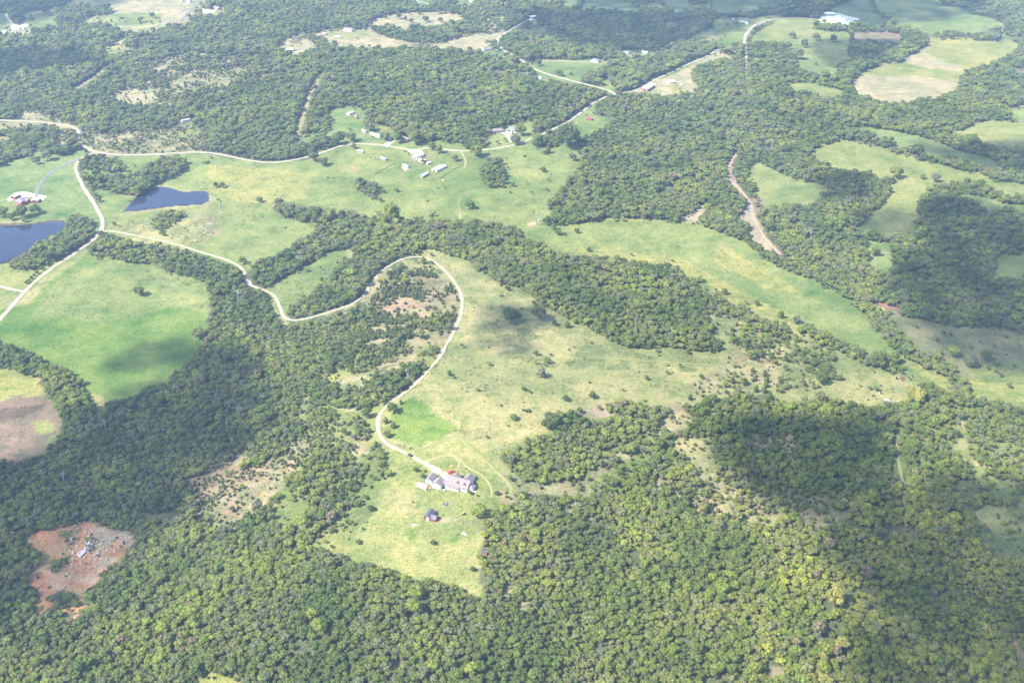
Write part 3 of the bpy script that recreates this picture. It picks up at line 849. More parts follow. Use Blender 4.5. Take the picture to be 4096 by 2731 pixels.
def ground_material():
    m = bpy.data.materials.new("turf and soil")
    m.use_nodes = True
    nt = m.node_tree
    N, L = nt.nodes, nt.links
    b = N["Principled BSDF"]
    b.inputs["Roughness"].default_value = 0.95
    b.inputs["Specular IOR Level"].default_value = 0.1
    at_ = N.new("ShaderNodeAttribute")
    at_.attribute_name = "col"
    geo = N.new("ShaderNodeNewGeometry")
    cur = at_.outputs["Color"]

    def noise(scale, detail, lo, hi, dist=0.0, rough=0.6):
        n = N.new("ShaderNodeTexNoise")
        n.inputs["Scale"].default_value = scale
        n.inputs["Detail"].default_value = detail
        n.inputs["Roughness"].default_value = rough
        n.inputs["Distortion"].default_value = dist
        L.new(geo.outputs["Position"], n.inputs["Vector"])
        r = N.new("ShaderNodeMapRange")
        r.inputs[1].default_value, r.inputs[2].default_value = lo, hi
        L.new(n.outputs[0], r.inputs[0])
        return r.outputs[0]

    def mixcol(fac, tgt, amount):
        mu = N.new("ShaderNodeMath")
        mu.operation = 'MULTIPLY'
        mu.inputs[1].default_value = amount
        L.new(fac, mu.inputs[0])
        v = N.new("ShaderNodeVectorMath")
        v.operation = 'MULTIPLY'
        v.inputs[1].default_value = tgt
        L.new(cur, v.inputs[0])
        x = N.new("ShaderNodeMix")
        x.data_type = 'RGBA'
        L.new(mu.outputs[0], x.inputs["Factor"])
        L.new(cur, x.inputs["A"])
        L.new(v.outputs[0], x.inputs["B"])
        return x.outputs["Result"]

    cur = mixcol(noise(0.07, 5, 0.50, 0.66), (0.62, 0.80, 0.62), 0.8)       # greener clumps
    cur = mixcol(noise(0.2, 5, 0.50, 0.68, 0.6), (0.60, 0.74, 0.62), 0.85)   # weeds
    cur = mixcol(noise(0.11, 4, 0.54, 0.70, 0.3), (1.30, 1.14, 1.05), 0.9)   # bleached tufts
    cur = mixcol(noise(0.9, 4, 0.42, 0.62), (0.56, 0.64, 0.56), 0.85)
    cur = mixcol(noise(0.38, 5, 0.52, 0.66, 0.4), (0.58, 0.70, 0.58), 0.8)        # small darker clumps
    # hay rows
    mp = N.new("ShaderNodeMapping")
    mp.inputs["Rotation"].default_value = (0, 0, math.radians(10))
    L.new(geo.outputs["Position"], mp.inputs["Vector"])
    w = N.new("ShaderNodeTexWave")
    w.bands_direction = 'Y'
    w.inputs["Scale"].default_value = 0.13
    w.inputs["Distortion"].default_value = 3.5
    w.inputs["Detail"].default_value = 3
    w.inputs["Detail Scale"].default_value = 0.6
    L.new(mp.outputs[0], w.inputs["Vector"])
    ra = N.new("ShaderNodeAttribute")
    ra.attribute_name = "row"
    mu = N.new("ShaderNodeMath")
    mu.operation = 'MULTIPLY'
    L.new(w.outputs["Fac"], mu.inputs[0])
    L.new(ra.outputs["Fac"], mu.inputs[1])
    cur = mixcol(mu.outputs[0], (0.74, 0.82, 0.68), 0.4)
    L.new(cur, b.inputs["Base Color"])
    bp = N.new("ShaderNodeBump")
    bp.inputs["Strength"].default_value = 0.6
    bp.inputs["Distance"].default_value = 0.6
    L.new(noise(0.55, 4, 0.2, 0.8), bp.inputs["Height"])
    L.new(bp.outputs[0], b.inputs["Normal"])
    return m


me.materials.append(ground_material())

# ------------------------------------------------------------------ road surfaces


def road_material(name, track, edge, kind):
    m = bpy.data.materials.new(name)
    m.use_nodes = True
    nt = m.node_tree
    N, L = nt.nodes, nt.links
    b = N["Principled BSDF"]
    b.inputs["Roughness"].default_value = 0.95
    b.inputs["Specular IOR Level"].default_value = 0.1
    at_ = N.new("ShaderNodeAttribute")
    at_.attribute_name = "across"
    ab = N.new("ShaderNodeMath")
    ab.operation = 'ABSOLUTE'
    L.new(at_.outputs["Fac"], ab.inputs[0])
    ramp = N.new("ShaderNodeValToRGB")
    e = ramp.color_ramp.elements
    if kind == "track":
        st = [(0.0, edge), (0.16, edge), (0.30, track), (0.74, track), (0.95, edge)]
    elif kind in ("faint", "worn"):
        st = [(0.0, edge), (0.25, edge), (0.45, track), (0.8, edge)]
    else:
        mid = tuple(c * 0.78 for c in track)
        st = [(0.0, mid), (0.2, mid), (0.45, track), (0.8, track), (1.0, edge)]
    while len(e) < len(st):
        e.new(0.5)
    for el, (p, c) in zip(e, st):
        el.position = p
        el.color = (*c, 1)
    geo = N.new("ShaderNodeNewGeometry")
    n = N.new("ShaderNodeTexNoise")
    n.inputs["Scale"].default_value = 0.5
    n.inputs["Detail"].default_value = 5
    L.new(geo.outputs["Position"], n.inputs["Vector"])
    mr = N.new("ShaderNodeMapRange")
    mr.inputs[1].default_value, mr.inputs[2].default_value = 0.3, 0.7
    mr.inputs[3].default_value, mr.inputs[4].default_value = -0.22, 0.22
    L.new(n.outputs[0], mr.inputs[0])
    ad = N.new("ShaderNodeMath")
    ad.operation = 'ADD'
    L.new(ab.outputs[0], ad.inputs[0])
    L.new(mr.outputs[0], ad.inputs[1])
    L.new(ad.outputs[0], ramp.inputs[0])
    mr2 = N.new("ShaderNodeMapRange")
    mr2.inputs[1].default_value, mr2.inputs[2].default_value = 0.3, 0.7
    mr2.inputs[3].default_value, mr2.inputs[4].default_value = 0.82, 1.1
    n2 = N.new("ShaderNodeTexNoise")
    n2.inputs["Scale"].default_value = 0.13
    n2.inputs["Detail"].default_value = 4
    L.new(geo.outputs["Position"], n2.inputs["Vector"])
    L.new(n2.outputs[0], mr2.inputs[0])
    v = N.new("ShaderNodeVectorMath")
    v.operation = 'SCALE'
    L.new(ramp.outputs[0], v.inputs[0])
    L.new(mr2.outputs[0], v.inputs["Scale"])
    L.new(v.outputs[0], b.inputs["Base Color"])
    return m


M_ROAD = {"road": road_material("pale gravel", (0.325, 0.285, 0.215), (0.20, 0.185, 0.10), "road"),
          "track": road_material("two-track gravel", (0.335, 0.30, 0.23), (0.20, 0.19, 0.09), "track"),
          "sand": road_material("creek sand", (0.28, 0.205, 0.14), (0.18, 0.135, 0.085), "road"),
          "asphalt": road_material("worn asphalt", (0.15, 0.15, 0.165), (0.16, 0.17, 0.11), "road"),
          "faint": road_material("pressed grass", (0.178, 0.188, 0.07), (0.16, 0.175, 0.06), "faint"),
          "worn": road_material("worn grass", (0.245, 0.212, 0.118), (0.185, 0.18, 0.07), "worn")}


def ribbon(r, lift):
    P = r["xy"]
    T = np.gradient(P, axis=0)
    T /= np.maximum(np.hypot(T[:, 0], T[:, 1]), 1e-6)[:, None]
    Nn = np.stack([-T[:, 1], T[:, 0]], 1)
    offs = np.linspace(-1, 1, 7)
    vv, fac = [], []
    for k, o in enumerate(offs):
        w = r["w"] / 2 * (1 + (.9 if r["kind"] == "sand" else .42) * (fbm(P[:, 0], P[:, 1], 11, 60 + k, 2) - .5) * (abs(o) > .9) * 2)
        q = P + Nn * (w * o)[:, None]
        z = h_ground(q[:, 0], q[:, 1]) + lift
        if abs(o) > 0.99:
            z = z - 0.35
        vv.append(np.c_[q, z])
        fac.append(np.full(len(P), o))
    V = np.stack(vv, 1).reshape(-1, 3)
    A = np.stack(fac, 1).ravel()
    n, m = len(P), 7
    i = np.arange((n - 1) * (m - 1))
    i = i // (m - 1) * m + i % (m - 1)
    F = np.stack([i, i + m, i + m + 1, i + 1], 1)
    me = bpy.data.meshes.new(r["name"])
    me.from_pydata(V.tolist(), [], F[:, ::-1].tolist())
    at_ = me.attributes.new("across", 'FLOAT', 'POINT')
    at_.data.foreach_set("value", A)
    me.materials.append(M_ROAD[r["kind"]])
    me.polygons.foreach_set("use_smooth", [True] * len(F))
    me.update()
    return structure(link(r["name"], me), r["label"], "creek" if r["kind"] == "sand" else "road" if r["kind"] in ("road", "asphalt", "track") else "track")


for k, r in enumerate(ROADS):
    ribbon(r, 0.22 + 0.012 * (len(ROADS) - k))


def patch(name, label, cat, crop, text, m, lift, kind="structure"):
    """a flat-lying sheet that follows the land"""
    p = pts(crop, text)
    gx, gy, _ = ground_at(p[:, 0], p[:, 1])
    bm = bmesh.new()
    vs_ = [bm.verts.new((x, y, 0)) for x, y in zip(gx, gy)]
    bm.faces.new(vs_)
    bmesh.ops.triangulate(bm, faces=bm.faces[:])
    for _ in range(3):
        bmesh.ops.subdivide_edges(bm, edges=[e for e in bm.edges if e.calc_length() > 4], cuts=1, use_grid_fill=False)
        bmesh.ops.triangulate(bm, faces=bm.faces[:])
    border = {v for e in bm.edges if e.is_boundary for v in e.verts}
    for v in bm.verts:
        j = 1.2 if v in border else 0.0
        v.co.x += j * (mnoise.noise(v.co * 0.4))
        v.co.y += j * (mnoise.noise(v.co * 0.4 + Vector((9, 3, 1))))
        v.co.z = hz(v.co.x, v.co.y) + (lift if v not in border else 0.02)
    bmesh.ops.recalc_face_normals(bm, faces=bm.faces[:])
    for f_ in bm.faces:
        if f_.normal.z < 0:
            f_.normal_flip()
    me = bpy.data.meshes.new(name)
    bm.to_mesh(me)
    bm.free()
    me.materials.append(m)
    return tag(link(name, me), label, cat, None, kind)


M_GRAVEL = mat("white gravel", (0.40, 0.37, 0.31), 0.95, 0.12, 0.6)
M_CONC = mat("concrete", (0.48, 0.46, 0.43), 0.9, 0.08, 0.6)
M_SOILP = mat("bare soil", (0.34, 0.23, 0.16), 0.95, 0.2, 0.3)
patch("parking_apron", "bright concrete parking apron in front of the garages", "pavement", "E", "960,690 990,650 1130,690 1125,760 1065,865 1000,815 985,770", M_CONC, 0.42)
patch("drive_apron", "wide pale gravel end of the drive beside the garages", "pavement", "E", "540,380 640,400 1100,640 1130,690 960,690 900,660 760,625 690,560", M_GRAVEL, 0.36)
patch("gravel_yard", "white gravel forecourt around the red-walled farm", "pavement", "L", "250,560 380,470 560,320 880,250 1120,290 1330,340 1450,370 1850,440 1680,640 1250,480 1030,450 600,540 380,640", M_GRAVEL, 0.34)
patch("gravel_yard", "white gravel drive in front of double garage", "pavement", "Y", "800,560 960,520 1190,520 1320,560 1230,720 1230,850 1310,1000 1260,1000 1140,860 1060,740 960,620", M_GRAVEL, 0.4)
patch("gravel_yard", "pale gravel yard at the junction beside the white barn", "pavement", "T", "880,640 1000,540 1100,520 1080,600 1130,670 1000,690", M_GRAVEL, 0.5)
patch("gravel_yard", "cream earth yard above the white barn", "pavement", "T", "1650,800 1900,780 2130,800 2110,900 1900,870 1760,900 1700,860", M_GRAVEL, 0.44)
patch("gravel_yard", "bright gravel oval of the far hilltop house", "pavement", "G", "960,355 1180,355 1480,380 1600,370 1590,440 1500,510 1110,500 1030,430", M_GRAVEL, 0.5)
patch("gravel_yard", "bright earth around the far shaded farmhouse", "pavement", "I", "480,650 600,660 900,670 1200,680 1000,760 620,850 480,960 430,830", M_GRAVEL, 0.4)
patch("soil_patch", "pinkish bare soil beside the open shed", "ground", "T", "1460,1300 1650,1330 1700,1370 1620,1440 1540,1430 1470,1340", M_SOILP, 0.3)
patch("gravel_pad", "small white gravel oval among the grazing cattle", "ground", "C", "540,1350 580,1325 680,1325 760,1370 780,1400 740,1460 680,1465 600,1430", mat("white chalk", (0.72, 0.70, 0.66), 0.95, 0.05), 0.3)

# ------------------------------------------------------------------ water


def water_material(name, col, rough):
    m = bpy.data.materials.new(name)
    m.use_nodes = True
    nt = m.node_tree
    b = nt.nodes["Principled BSDF"]
    b.inputs["Base Color"].default_value = (*col, 1)
    b.inputs["Roughness"].default_value = rough
    b.inputs["IOR"].default_value = 1.33
    geo = nt.nodes.new("ShaderNodeNewGeometry")
    n0 = nt.nodes.new("ShaderNodeTexNoise")
    n0.inputs["Scale"].default_value = 0.06
    n0.inputs["Detail"].default_value = 5
    nt.links.new(geo.outputs["Position"], n0.inputs["Vector"])
    rp = nt.nodes.new("ShaderNodeValToRGB")
    rp.color_ramp.elements[0].position, rp.color_ramp.elements[1].position = .35, .72
    rp.color_ramp.elements[0].color = (*col, 1)
    rp.color_ramp.elements[1].color = (col[0] * 2.2, col[1] * 2.0, col[2] * 1.3, 1)
    nt.links.new(n0.outputs[0], rp.inputs[0])
    nt.links.new(rp.outputs[0], b.inputs["Base Color"])
    n = nt.nodes.new("ShaderNodeTexNoise")
    n.inputs["Scale"].default_value = 0.8
    n.inputs["Detail"].default_value = 3
    nt.links.new(geo.outputs["Position"], n.inputs["Vector"])
    bp = nt.nodes.new("ShaderNodeBump")
    bp.inputs["Strength"].default_value = 0.12
    bp.inputs["Distance"].default_value = 0.3
    nt.links.new(n.outputs[0], bp.inputs["Height"])
    nt.links.new(bp.outputs[0], b.inputs["Normal"])
    return m


M_WATER = water_material("pond water", (0.010, 0.014, 0.034), 0.05)
M_CREEK = water_material("creek water", (0.13, 0.10, 0.115), 0.15)
for nm, label in (("reed", "blue farm pond with a tan shore and long straight dam"), ("house", "blue pond below the lawn of the red farm, ringed by trees")):
    p_ = POND_POLY[nm]
    cx, cy_, rad, hz0 = _POND_C[0 if nm == "reed" else 1]
    gx, gy = flat_hit(p_[:, 0], p_[:, 1], hz0 - 0.25)
    mb = MB()
    mb.add([(x, y, hz0 - 0.25) for x, y in zip(gx, gy)], [tuple(range(len(gx)))])
    me = mb.mesh("pond", M_WATER)
    bm = bmesh.new()
    bm.from_mesh(me)
    bmesh.ops.triangulate(bm, faces=bm.faces[:])
    for f_ in bm.faces:
        if f_.normal.z < 0:
            f_.normal_flip()
    bm.to_mesh(me)
    bm.free()
    structure(link("pond", me), label, "pond")
patch("creek", "shallow muddy creek between the woods and a sand bar", "creek", "B3", "1920,-60 1965,-60 1958,0 1975,60 1990,110 1955,95 1925,40", M_CREEK, 0.3)
patch("creek", "dark pool of the creek beside the pale sand bar", "creek", "B3", "2085,270 2115,300 2108,345 2075,385 2070,415 2050,415 2040,370 2065,330", M_CREEK, 0.3)
patch("creek", "reddish shallow creek bend under shaded trees", "creek", "B4", "1060,1098 1150,1130 1290,1168 1280,1185 1150,1160 1070,1120", mat("red mud water", (0.19, 0.095, 0.065), 0.5, 0.1), 0.3)

# ------------------------------------------------------------------ tree kinds
def ico(sub):
    bm = bmesh.new()
    bmesh.ops.create_icosphere(bm, subdivisions=sub, radius=1.0)
    bm.verts.ensure_lookup_table()
    v = [tuple(x.co) for x in bm.verts]
    f = [tuple(w.index for w in x.verts) for x in bm.faces]
    bm.free()
    return v, f


ICO1, ICO2 = ico(1), ico(2)


def leaf_quads(mb, rnd, c, r, n, size, others, squash=1.0, keep_low=-0.6):
    """leaf sprays over the surface of one clump"""
    for k in range(n):
        z = 1 - 2 * (k + rnd.random()) / n
        if z < keep_low:
            continue
        a = k * 2.39996 + rnd.random() * 0.9
        s = math.sqrt(max(0, 1 - z * z))
        d = Vector((s * math.cos(a), s * math.sin(a), z))
        rr = r * rnd.uniform(0.9, 1.16)
        p = Vector(c) + Vector((d.x * rr, d.y * rr, d.z * rr * squash))
        if any((p - Vector(c2)).length < r2 * 0.82 for c2, r2 in others):
            continue
        nrm = (d + 0.75 * Vector((rnd.uniform(-1, 1), rnd.uniform(-1, 1), rnd.uniform(-.6, 1)))).normalized()
        t = nrm.orthogonal().normalized()
        b = nrm.cross(t)
        an = rnd.uniform(0, 6.28)
        t, b = math.cos(an) * t + math.sin(an) * b, -math.sin(an) * t + math.cos(an) * b
        w, h = size * rnd.uniform(.6, 1.25), size * rnd.uniform(.6, 1.25)
        mb.add([p - t * w * .5, p + b * h * .45 - nrm * .06 * size, p + t * w * .55, p - b * h * .5 - nrm * .08 * size], [(0, 3, 2, 1)], 0)


def lump(mb, c, r, squash, rnd, geo=ICO1):
    off = Vector((rnd.uniform(-9, 9), rnd.uniform(-9, 9), rnd.uniform(-9, 9)))
    vs_ = []
    for x, y, z in geo[0]:
        k = 1 + 0.28 * mnoise.noise(Vector((x, y, z)) * 1.6 + off)
        vs_.append((c[0] + x * r * k, c[1] + y * r * k, c[2] + z * r * k * squash))
    mb.add(vs_, geo[1], 0)


def broadleaf(seed, H=9.0, R=3.1, tall=1.0, lobes=11, leaf=0.52):
    rnd = random.Random(seed)
    cz = H - R * tall * 1.05
    ls = [((rnd.uniform(-.25, .25) * R, rnd.uniform(-.25, .25) * R, cz + R * tall * .45), R * .55)]
    for k in range(lobes):
        a = k * 2.39996 + rnd.uniform(-.4, .4)
        e = rnd.uniform(-.45, .75)
        q = R * rnd.uniform(.4, .82) * math.cos(e * .9)
        ls.append(((q * math.cos(a), q * math.sin(a), cz + R * tall * .62 * math.sin(e * 1.2)), R * rnd.uniform(.26, .55)))
    crown = MB()
    for i, (c, r) in enumerate(ls):
        lump(crown, c, r * .84, .9, rnd)
        leaf_quads(crown, rnd, c, r, 42, leaf, [o for j, o in enumerate(ls) if j != i], .92)
    trunk = MB()
    trunk.tube((0, 0, -.4), (rnd.uniform(-.15, .15), rnd.uniform(-.15, .15), cz * .62), .26, .17, 6)
    for k in range(4):
        c, r = ls[1 + k * 2]
        trunk.tube((0, 0, cz * (.45 + .05 * k)), (c[0] * .8, c[1] * .8, c[2]), .12, .05, 5)
    return crown, trunk


def cedar(seed, H=5.6, R=1.65, leaf=0.5):
    rnd = random.Random(seed)
    ls = []
    n = 6
    for k in range(n):
        f = k / (n - 1)
        prof = R * (math.sin(math.pi * (0.22 + 0.70 * f)) ** .7)
        z = .6 + f * (H - 1.2)
        m = 4 if f < .75 else 1
        for j in range(m):
            a = 6.283 * j / m + k * .8 + rnd.uniform(-.3, .3)
            q = prof * (.45 if m > 1 else 0)
            ls.append(((q * math.cos(a), q * math.sin(a), z + rnd.uniform(-.2, .2)), max(.35, prof * .62)))
    crown = MB()
    for i, (c, r) in enumerate(ls):
        lump(crown, c, r * .9, 1.05, rnd)
        leaf_quads(crown, rnd, c, r, 16, leaf, [o for j, o in enumerate(ls) if j != i], 1.1, -.4)
    trunk = MB()
    trunk.tube((0, 0, -.4), (0, 0, H * .6), .14, .05, 6)
    for k in range(3):
        trunk.tube((0, 0, .5 + .3 * k), (.7 * math.cos(2.1 * k), .7 * math.sin(2.1 * k), .9 + .4 * k), .05, .02, 4)
    return crown, trunk


def shrub(seed, R=1.3, H=1.3):
    rnd = random.Random(seed)
    ls = [((0, 0, H * .35), R * .7)]
    for k in range(5):
        a = 1.26 * k + rnd.uniform(-.4, .4)
        q = R * rnd.uniform(.4, .75)
        ls.append(((q * math.cos(a), q * math.sin(a), H * rnd.uniform(.2, .5)), R * rnd.uniform(.3, .5)))
    crown = MB()
    for i, (c, r) in enumerate(ls):
        lump(crown, c, r * .8, H / R * .6, rnd)
        leaf_quads(crown, rnd, c, r, 18, .42, [], H / R * .7, -.3)
    trunk = MB()
    for k in range(3):
        trunk.tube((0, 0, -.2), (.4 * math.cos(2.1 * k), .4 * math.sin(2.1 * k), H * .4), .04, .02, 4)
    return crown, trunk


def bare_tree(seed, H=9.0):
    rnd = random.Random(seed)
    trunk, twigs = MB(), MB()

    def grow(mb, p, d, ln, r, lv):
        q = p + d * ln
        mb.tube(p, q, r, r * .6, 5 if lv < 2 else 3, 0, False)
        if lv >= 3:
            return
        for k in range(3 if lv else 5):
            nd = (d + Vector((rnd.uniform(-1, 1), rnd.uniform(-1, 1), rnd.uniform(-.2, .7))) * .85).normalized()
            grow(twigs if lv >= 1 else mb, p + d * ln * rnd.uniform(.55, 1.0), nd, ln * rnd.uniform(.5, .75), r * .5, lv + 1)

    grow(trunk, Vector((0, 0, -.3)), Vector((rnd.uniform(-.1, .1), rnd.uniform(-.1, .1), 1)).normalized(), H * .48, .26, 0)
    return twigs, trunk


KINDS = {"broad": [broadleaf(s, H=h, R=r_, tall=t, lobes=l) for s, h, r_, t, l in
                   ((1, 9, 3.1, 1.0, 14), (2, 9.5, 3.4, .8, 15), (3, 8.5, 2.9, 1.1, 12), (4, 10, 3.2, 1.1, 15), (5, 8.5, 3.7, .7, 15), (6, 9.5, 2.7, 1.2, 12), (7, 9, 3.4, .9, 16), (8, 10, 3.0, 1.1, 13))],
         "cedar": [cedar(s, h, r_) for s, h, r_ in ((21, 5.6, 1.65), (22, 6.2, 1.6), (23, 4.8, 1.75), (24, 5.2, 1.9))],
         "shrub": [shrub(s, r_, h) for s, r_, h in ((31, 1.3, 1.3), (32, 1.7, 1.0), (33, 1.1, 1.5))],
         "bare": [bare_tree(s, h) for s, h in ((41, 9), (42, 8), (43, 10))]}
BIG = [broadleaf(s, H=12.5, R=4.6, tall=t, lobes=17, leaf=.85) for s, t in ((51, 1.0), (52, .9), (53, 1.15))]
KINDS["big"] = BIG
KINDS["open"] = [broadleaf(s, H=h, R=3.3, tall=t, lobes=14) for s, h, t in ((61, 6.9, .95), (62, 7.4, 1.1), (63, 6.6, .85), (64, 7.8, 1.2))]
KINDS["openbig"] = [broadleaf(s, H=h, R=4.7, tall=t, lobes=20, leaf=.85) for s, h, t in ((71, 9.8, .95), (72, 10.8, 1.1), (73, 9.4, .9))]
MESH = {}
PROTO = bpy.data.collections.new("tree_kinds")     # not linked to the scene: only shapes for the woodland
ORDER = []
for kind, lst in KINDS.items():
    MESH[kind] = []
    for i, (crown, trunk) in enumerate(lst):
        cm = M_DEADWOOD if kind == "bare" else M_LEAF
        tm = M_DEADWOOD if kind == "bare" else M_BARK
        MESH[kind].append((crown.mesh("crown_" + kind, cm), trunk.mesh("trunk_" + kind, tm)))
        if kind in ("broad", "cedar", "shrub", "big"):
            both = MB()
            both.add(crown.v, crown.f, 0)
            both.add(trunk.v, trunk.f, 1)
            o = bpy.data.objects.new("kind_%03d" % len(ORDER), both.mesh("tree_" + kind, [cm, tm]))
            PROTO.objects.link(o)
            ORDER.append((kind, i))
FIRST = {k: min(i for i, (kk, _) in enumerate(ORDER) if kk == k) for k in ("broad", "cedar", "shrub", "big")}
COUNT = {k: len(KINDS[k]) for k in FIRST}

# ------------------------------------------------------------------ where trees stand
sites = []
yy = 330.0
row = 0
while yy < 2720:
    s = 2.65 + 2.3 * min(1, max(0, (yy - 500) / 1300))
    half = 0.5 * (yy * CP + (CAM_Z) * SP) * 1.0 + 110
    xs_ = np.arange(-half, half, s) + (row % 2) * s / 2
    sites.append(np.stack([xs_, np.full(len(xs_), yy), np.full(len(xs_), s)], 1))
    yy += s * 0.88
    row += 1
S = np.vstack(sites)
S[:, 0] += RNG.uniform(-.42, .42, len(S)) * S[:, 2]
S[:, 1] += RNG.uniform(-.42, .42, len(S)) * S[:, 2]
sx, sy, ss = S.T
sz = h_ground(sx, sy)


def site_cover(x, y, z, up):
    wx = x + 4.0 * (vnoise(x, y, 12, 71) - .5)
    wy = y + 6.0 * (vnoise(x, y, 12, 72) - .5)
    px, py, dep = project(wx, wy, z + up)
    D = np.ones(len(x))
    C = np.full(len(x), .12)
    Z = np.ones(len(x))
    B = np.zeros(len(x))
    own = np.full(len(x), -1)
    for i_, (p, g, d, c, sc, b) in enumerate(COVER):
        m = inside(px, py, p)
        D[m], C[m], Z[m], B[m] = d, c, sc, b
        own[m] = i_
    return D, C, Z, B, own


D, C, Zs, _, own = site_cover(sx, sy, sz, 5.0)
Dt = site_cover(sx, sy, sz, 8.5 + 4 * np.clip((sy - 1300) / 900, 0, 1))[0]
D = np.where((own < 0) & (Dt < .6), np.minimum(D, Dt), D)      # tall woodland leaves the glades in sight
D2 = site_cover(sx, sy, sz, 1.0)[0]
D = np.where(D > .85, np.minimum(D, np.maximum(D2, .75)), D)
u1, u2, u3 = RNG.random(len(S)), RNG.random(len(S)), RNG.random(len(S))
clump = fbm(sx, sy, 26, 81, 2)
Deff = np.where(D < .8, D * np.clip(.2 + 3.4 * np.maximum(clump - .28, 0), 0, 2.4), D)
Deff = np.where((D >= .8) & (fbm(sx, sy, 15, 83, 2) < .2), .15, Deff)
keep = u1 < Deff
# nothing on or in front of the roads
sgx, sgy, sdep = project(sx, sy, sz + 3.5)
gsd = sdep / FPX


def near_line(x, y, line, rad):
    out = np.zeros(len(x), bool)
    for a, b in zip(line[:-1:2], line[2::2]):
        x0, x1 = min(a[0], b[0]), max(a[0], b[0])
        y0, y1 = min(a[1], b[1]), max(a[1], b[1])
        R_ = rad if np.isscalar(rad) else rad.max()
        sel = np.nonzero((x > x0 - R_) & (x < x1 + R_) & (y > y0 - R_) & (y < y1 + R_))[0]
        if not len(sel):
            continue
        d = b - a
        L2 = max(1e-9, float(d @ d))
        t = np.clip(((x[sel] - a[0]) * d[0] + (y[sel] - a[1]) * d[1]) / L2, 0, 1)
        dist = np.hypot(x[sel] - a[0] - t * d[0], y[sel] - a[1] - t * d[1])
        out[sel] |= dist < (rad if np.isscalar(rad) else rad[sel])
    return out


for r in ROADS:
    if r["kind"] == "faint":
        continue
    w = r["w"] / 2
    z_ = h_ground(r["xy"][:, 0], r["xy"][:, 1])
    keep &= ~near_line(sx, sy, r["xy"], w + 2.0)
    qx, qy, qd = project(r["xy"][:, 0], r["xy"][:, 1], z_)
    sub = np.stack([qx, qy], 1)
    keep &= ~near_line(sgx, sgy, sub, (w * .75 + 2.2) / gsd)
BLOCK = []          # (photo x, y, radius px) kept free for buildings and lone trees, filled below

# ------------------------------------------------------------------ buildings
W_WHITE = mat("white siding", (0.56, 0.54, 0.52), .8, .06)
W_CREAM = mat("cream siding", (0.68, 0.62, 0.52), .8, .08)
W_RED = mat("red siding", (0.33, 0.04, 0.04), .75, .12)
W_BRICK = mat("brick wall", (0.27, 0.14, 0.11), .9, .15)
W_GREY = mat("grey siding", (0.45, 0.45, 0.46), .85, .1)
W_BROWN = mat("brown boards", (0.30, 0.20, 0.14), .9, .2)
R_PINK = mat("mauve shingles", (0.175, 0.146, 0.146), .9, .07, 3)
R_GREY = mat("grey shingles", (0.155, 0.145, 0.175), .9, .1, 3)
R_DARK = mat("slate dark roof", (0.072, 0.07, 0.10), .7, .1, 2)
R_METAL = mat("bare metal roof", (0.36, 0.38, 0.38), .45, .06, .6, .0, .5)
R_WHITE = mat("white metal roof", (0.62, 0.62, 0.61), .5, .04, .6)
R_GREEN = mat("pale green metal roof", (0.20, 0.34, 0.275), .5, .08, .6)
R_SAGE = mat("faded green metal roof", (0.29, 0.335, 0.30), .55, .08, .6)
R_RED = mat("red metal roof", (0.36, 0.04, 0.06), .5, .08, .6)
R_TAN = mat("tan roof", (0.38, 0.28, 0.2), .8, .1, 1)
R_BROWN = mat("brown shingles", (0.20, 0.155, 0.14), .9, .12, 2)
M_GLASS = mat("dark window glass", (0.03, 0.035, 0.045), .1, .1, 1, 0, .6)
M_DARK = mat("dark opening", (0.025, 0.022, 0.02), .9)
M_TRIM = mat("white trim", (0.78, 0.77, 0.75), .7, .04)
M_DOOR = mat("door panel", (0.55, 0.53, 0.50), .7, .06)
M_WOOD = mat("weathered wood", (0.40, 0.30, 0.22), .9, .2, 3)
M_RUST = mat("rusty orange", (0.50, 0.22, 0.12), .9, .25, 3)
M_TYRE = mat("tyre rubber", (0.025, 0.025, 0.027), .85)
FOOT = []           # footprints to keep clear


def gable_walls(L, W, H, rise, sub=-0.8):
    l, w = L / 2, W / 2
    mb = MB()
    vs_ = [(-l, -w, sub), (l, -w, sub), (l, w, sub), (-l, w, sub), (-l, -w, H), (l, -w, H), (l, w, H), (-l, w, H), (-l, 0, H + rise), (l, 0, H + rise)]
    mb.add(vs_, [(0, 1, 5, 4), (2, 3, 7, 6), (1, 2, 6, 9, 5), (3, 0, 4, 8, 7), (0, 3, 2, 1), (4, 5, 9, 8), (8, 9, 6, 7)])
    return mb


def gable_roof(L, W, H, rise, over=.45, th=.16):
    l, w = L / 2 + over, W / 2 + over
    k = rise / (W / 2)
    ze, zr = H - over * k + .06, H + rise + .06
    mb = MB()
    for s in (-1, 1):
        q = [(-l, s * w, ze), (l, s * w, ze), (l, 0, zr), (-l, 0, zr)]
        t = [(x, y, z + th) for x, y, z in q]
        f = [(0, 1, 2, 3), (7, 6, 5, 4), (0, 4, 5, 1), (1, 5, 6, 2), (2, 6, 7, 3), (3, 7, 4, 0)]
        if s > 0:
            f = [tuple(reversed(a_)) for a_ in f]
        mb.add(q + t, f)
    return mb


def hip_roof(L, W, H, rise, over=.45, th=.14):
    l, w = L / 2 + over, W / 2 + over
    r = max(.2, l - w)
    mb = MB()
    b = [(-l, -w, H), (l, -w, H), (l, w, H), (-l, w, H)]
    t = [(x, y, H + th) for x, y, _ in b]
    rg = [(-r, 0, H + rise + th), (r, 0, H + rise + th)]
    mb.add(b + t + rg, [(3, 2, 1, 0), (0, 1, 5, 4), (1, 2, 6, 5), (2, 3, 7, 6), (3, 0, 4, 7), (4, 5, 9, 8), (5, 6, 9), (6, 7, 8, 9), (7, 4, 8)])
    return mb


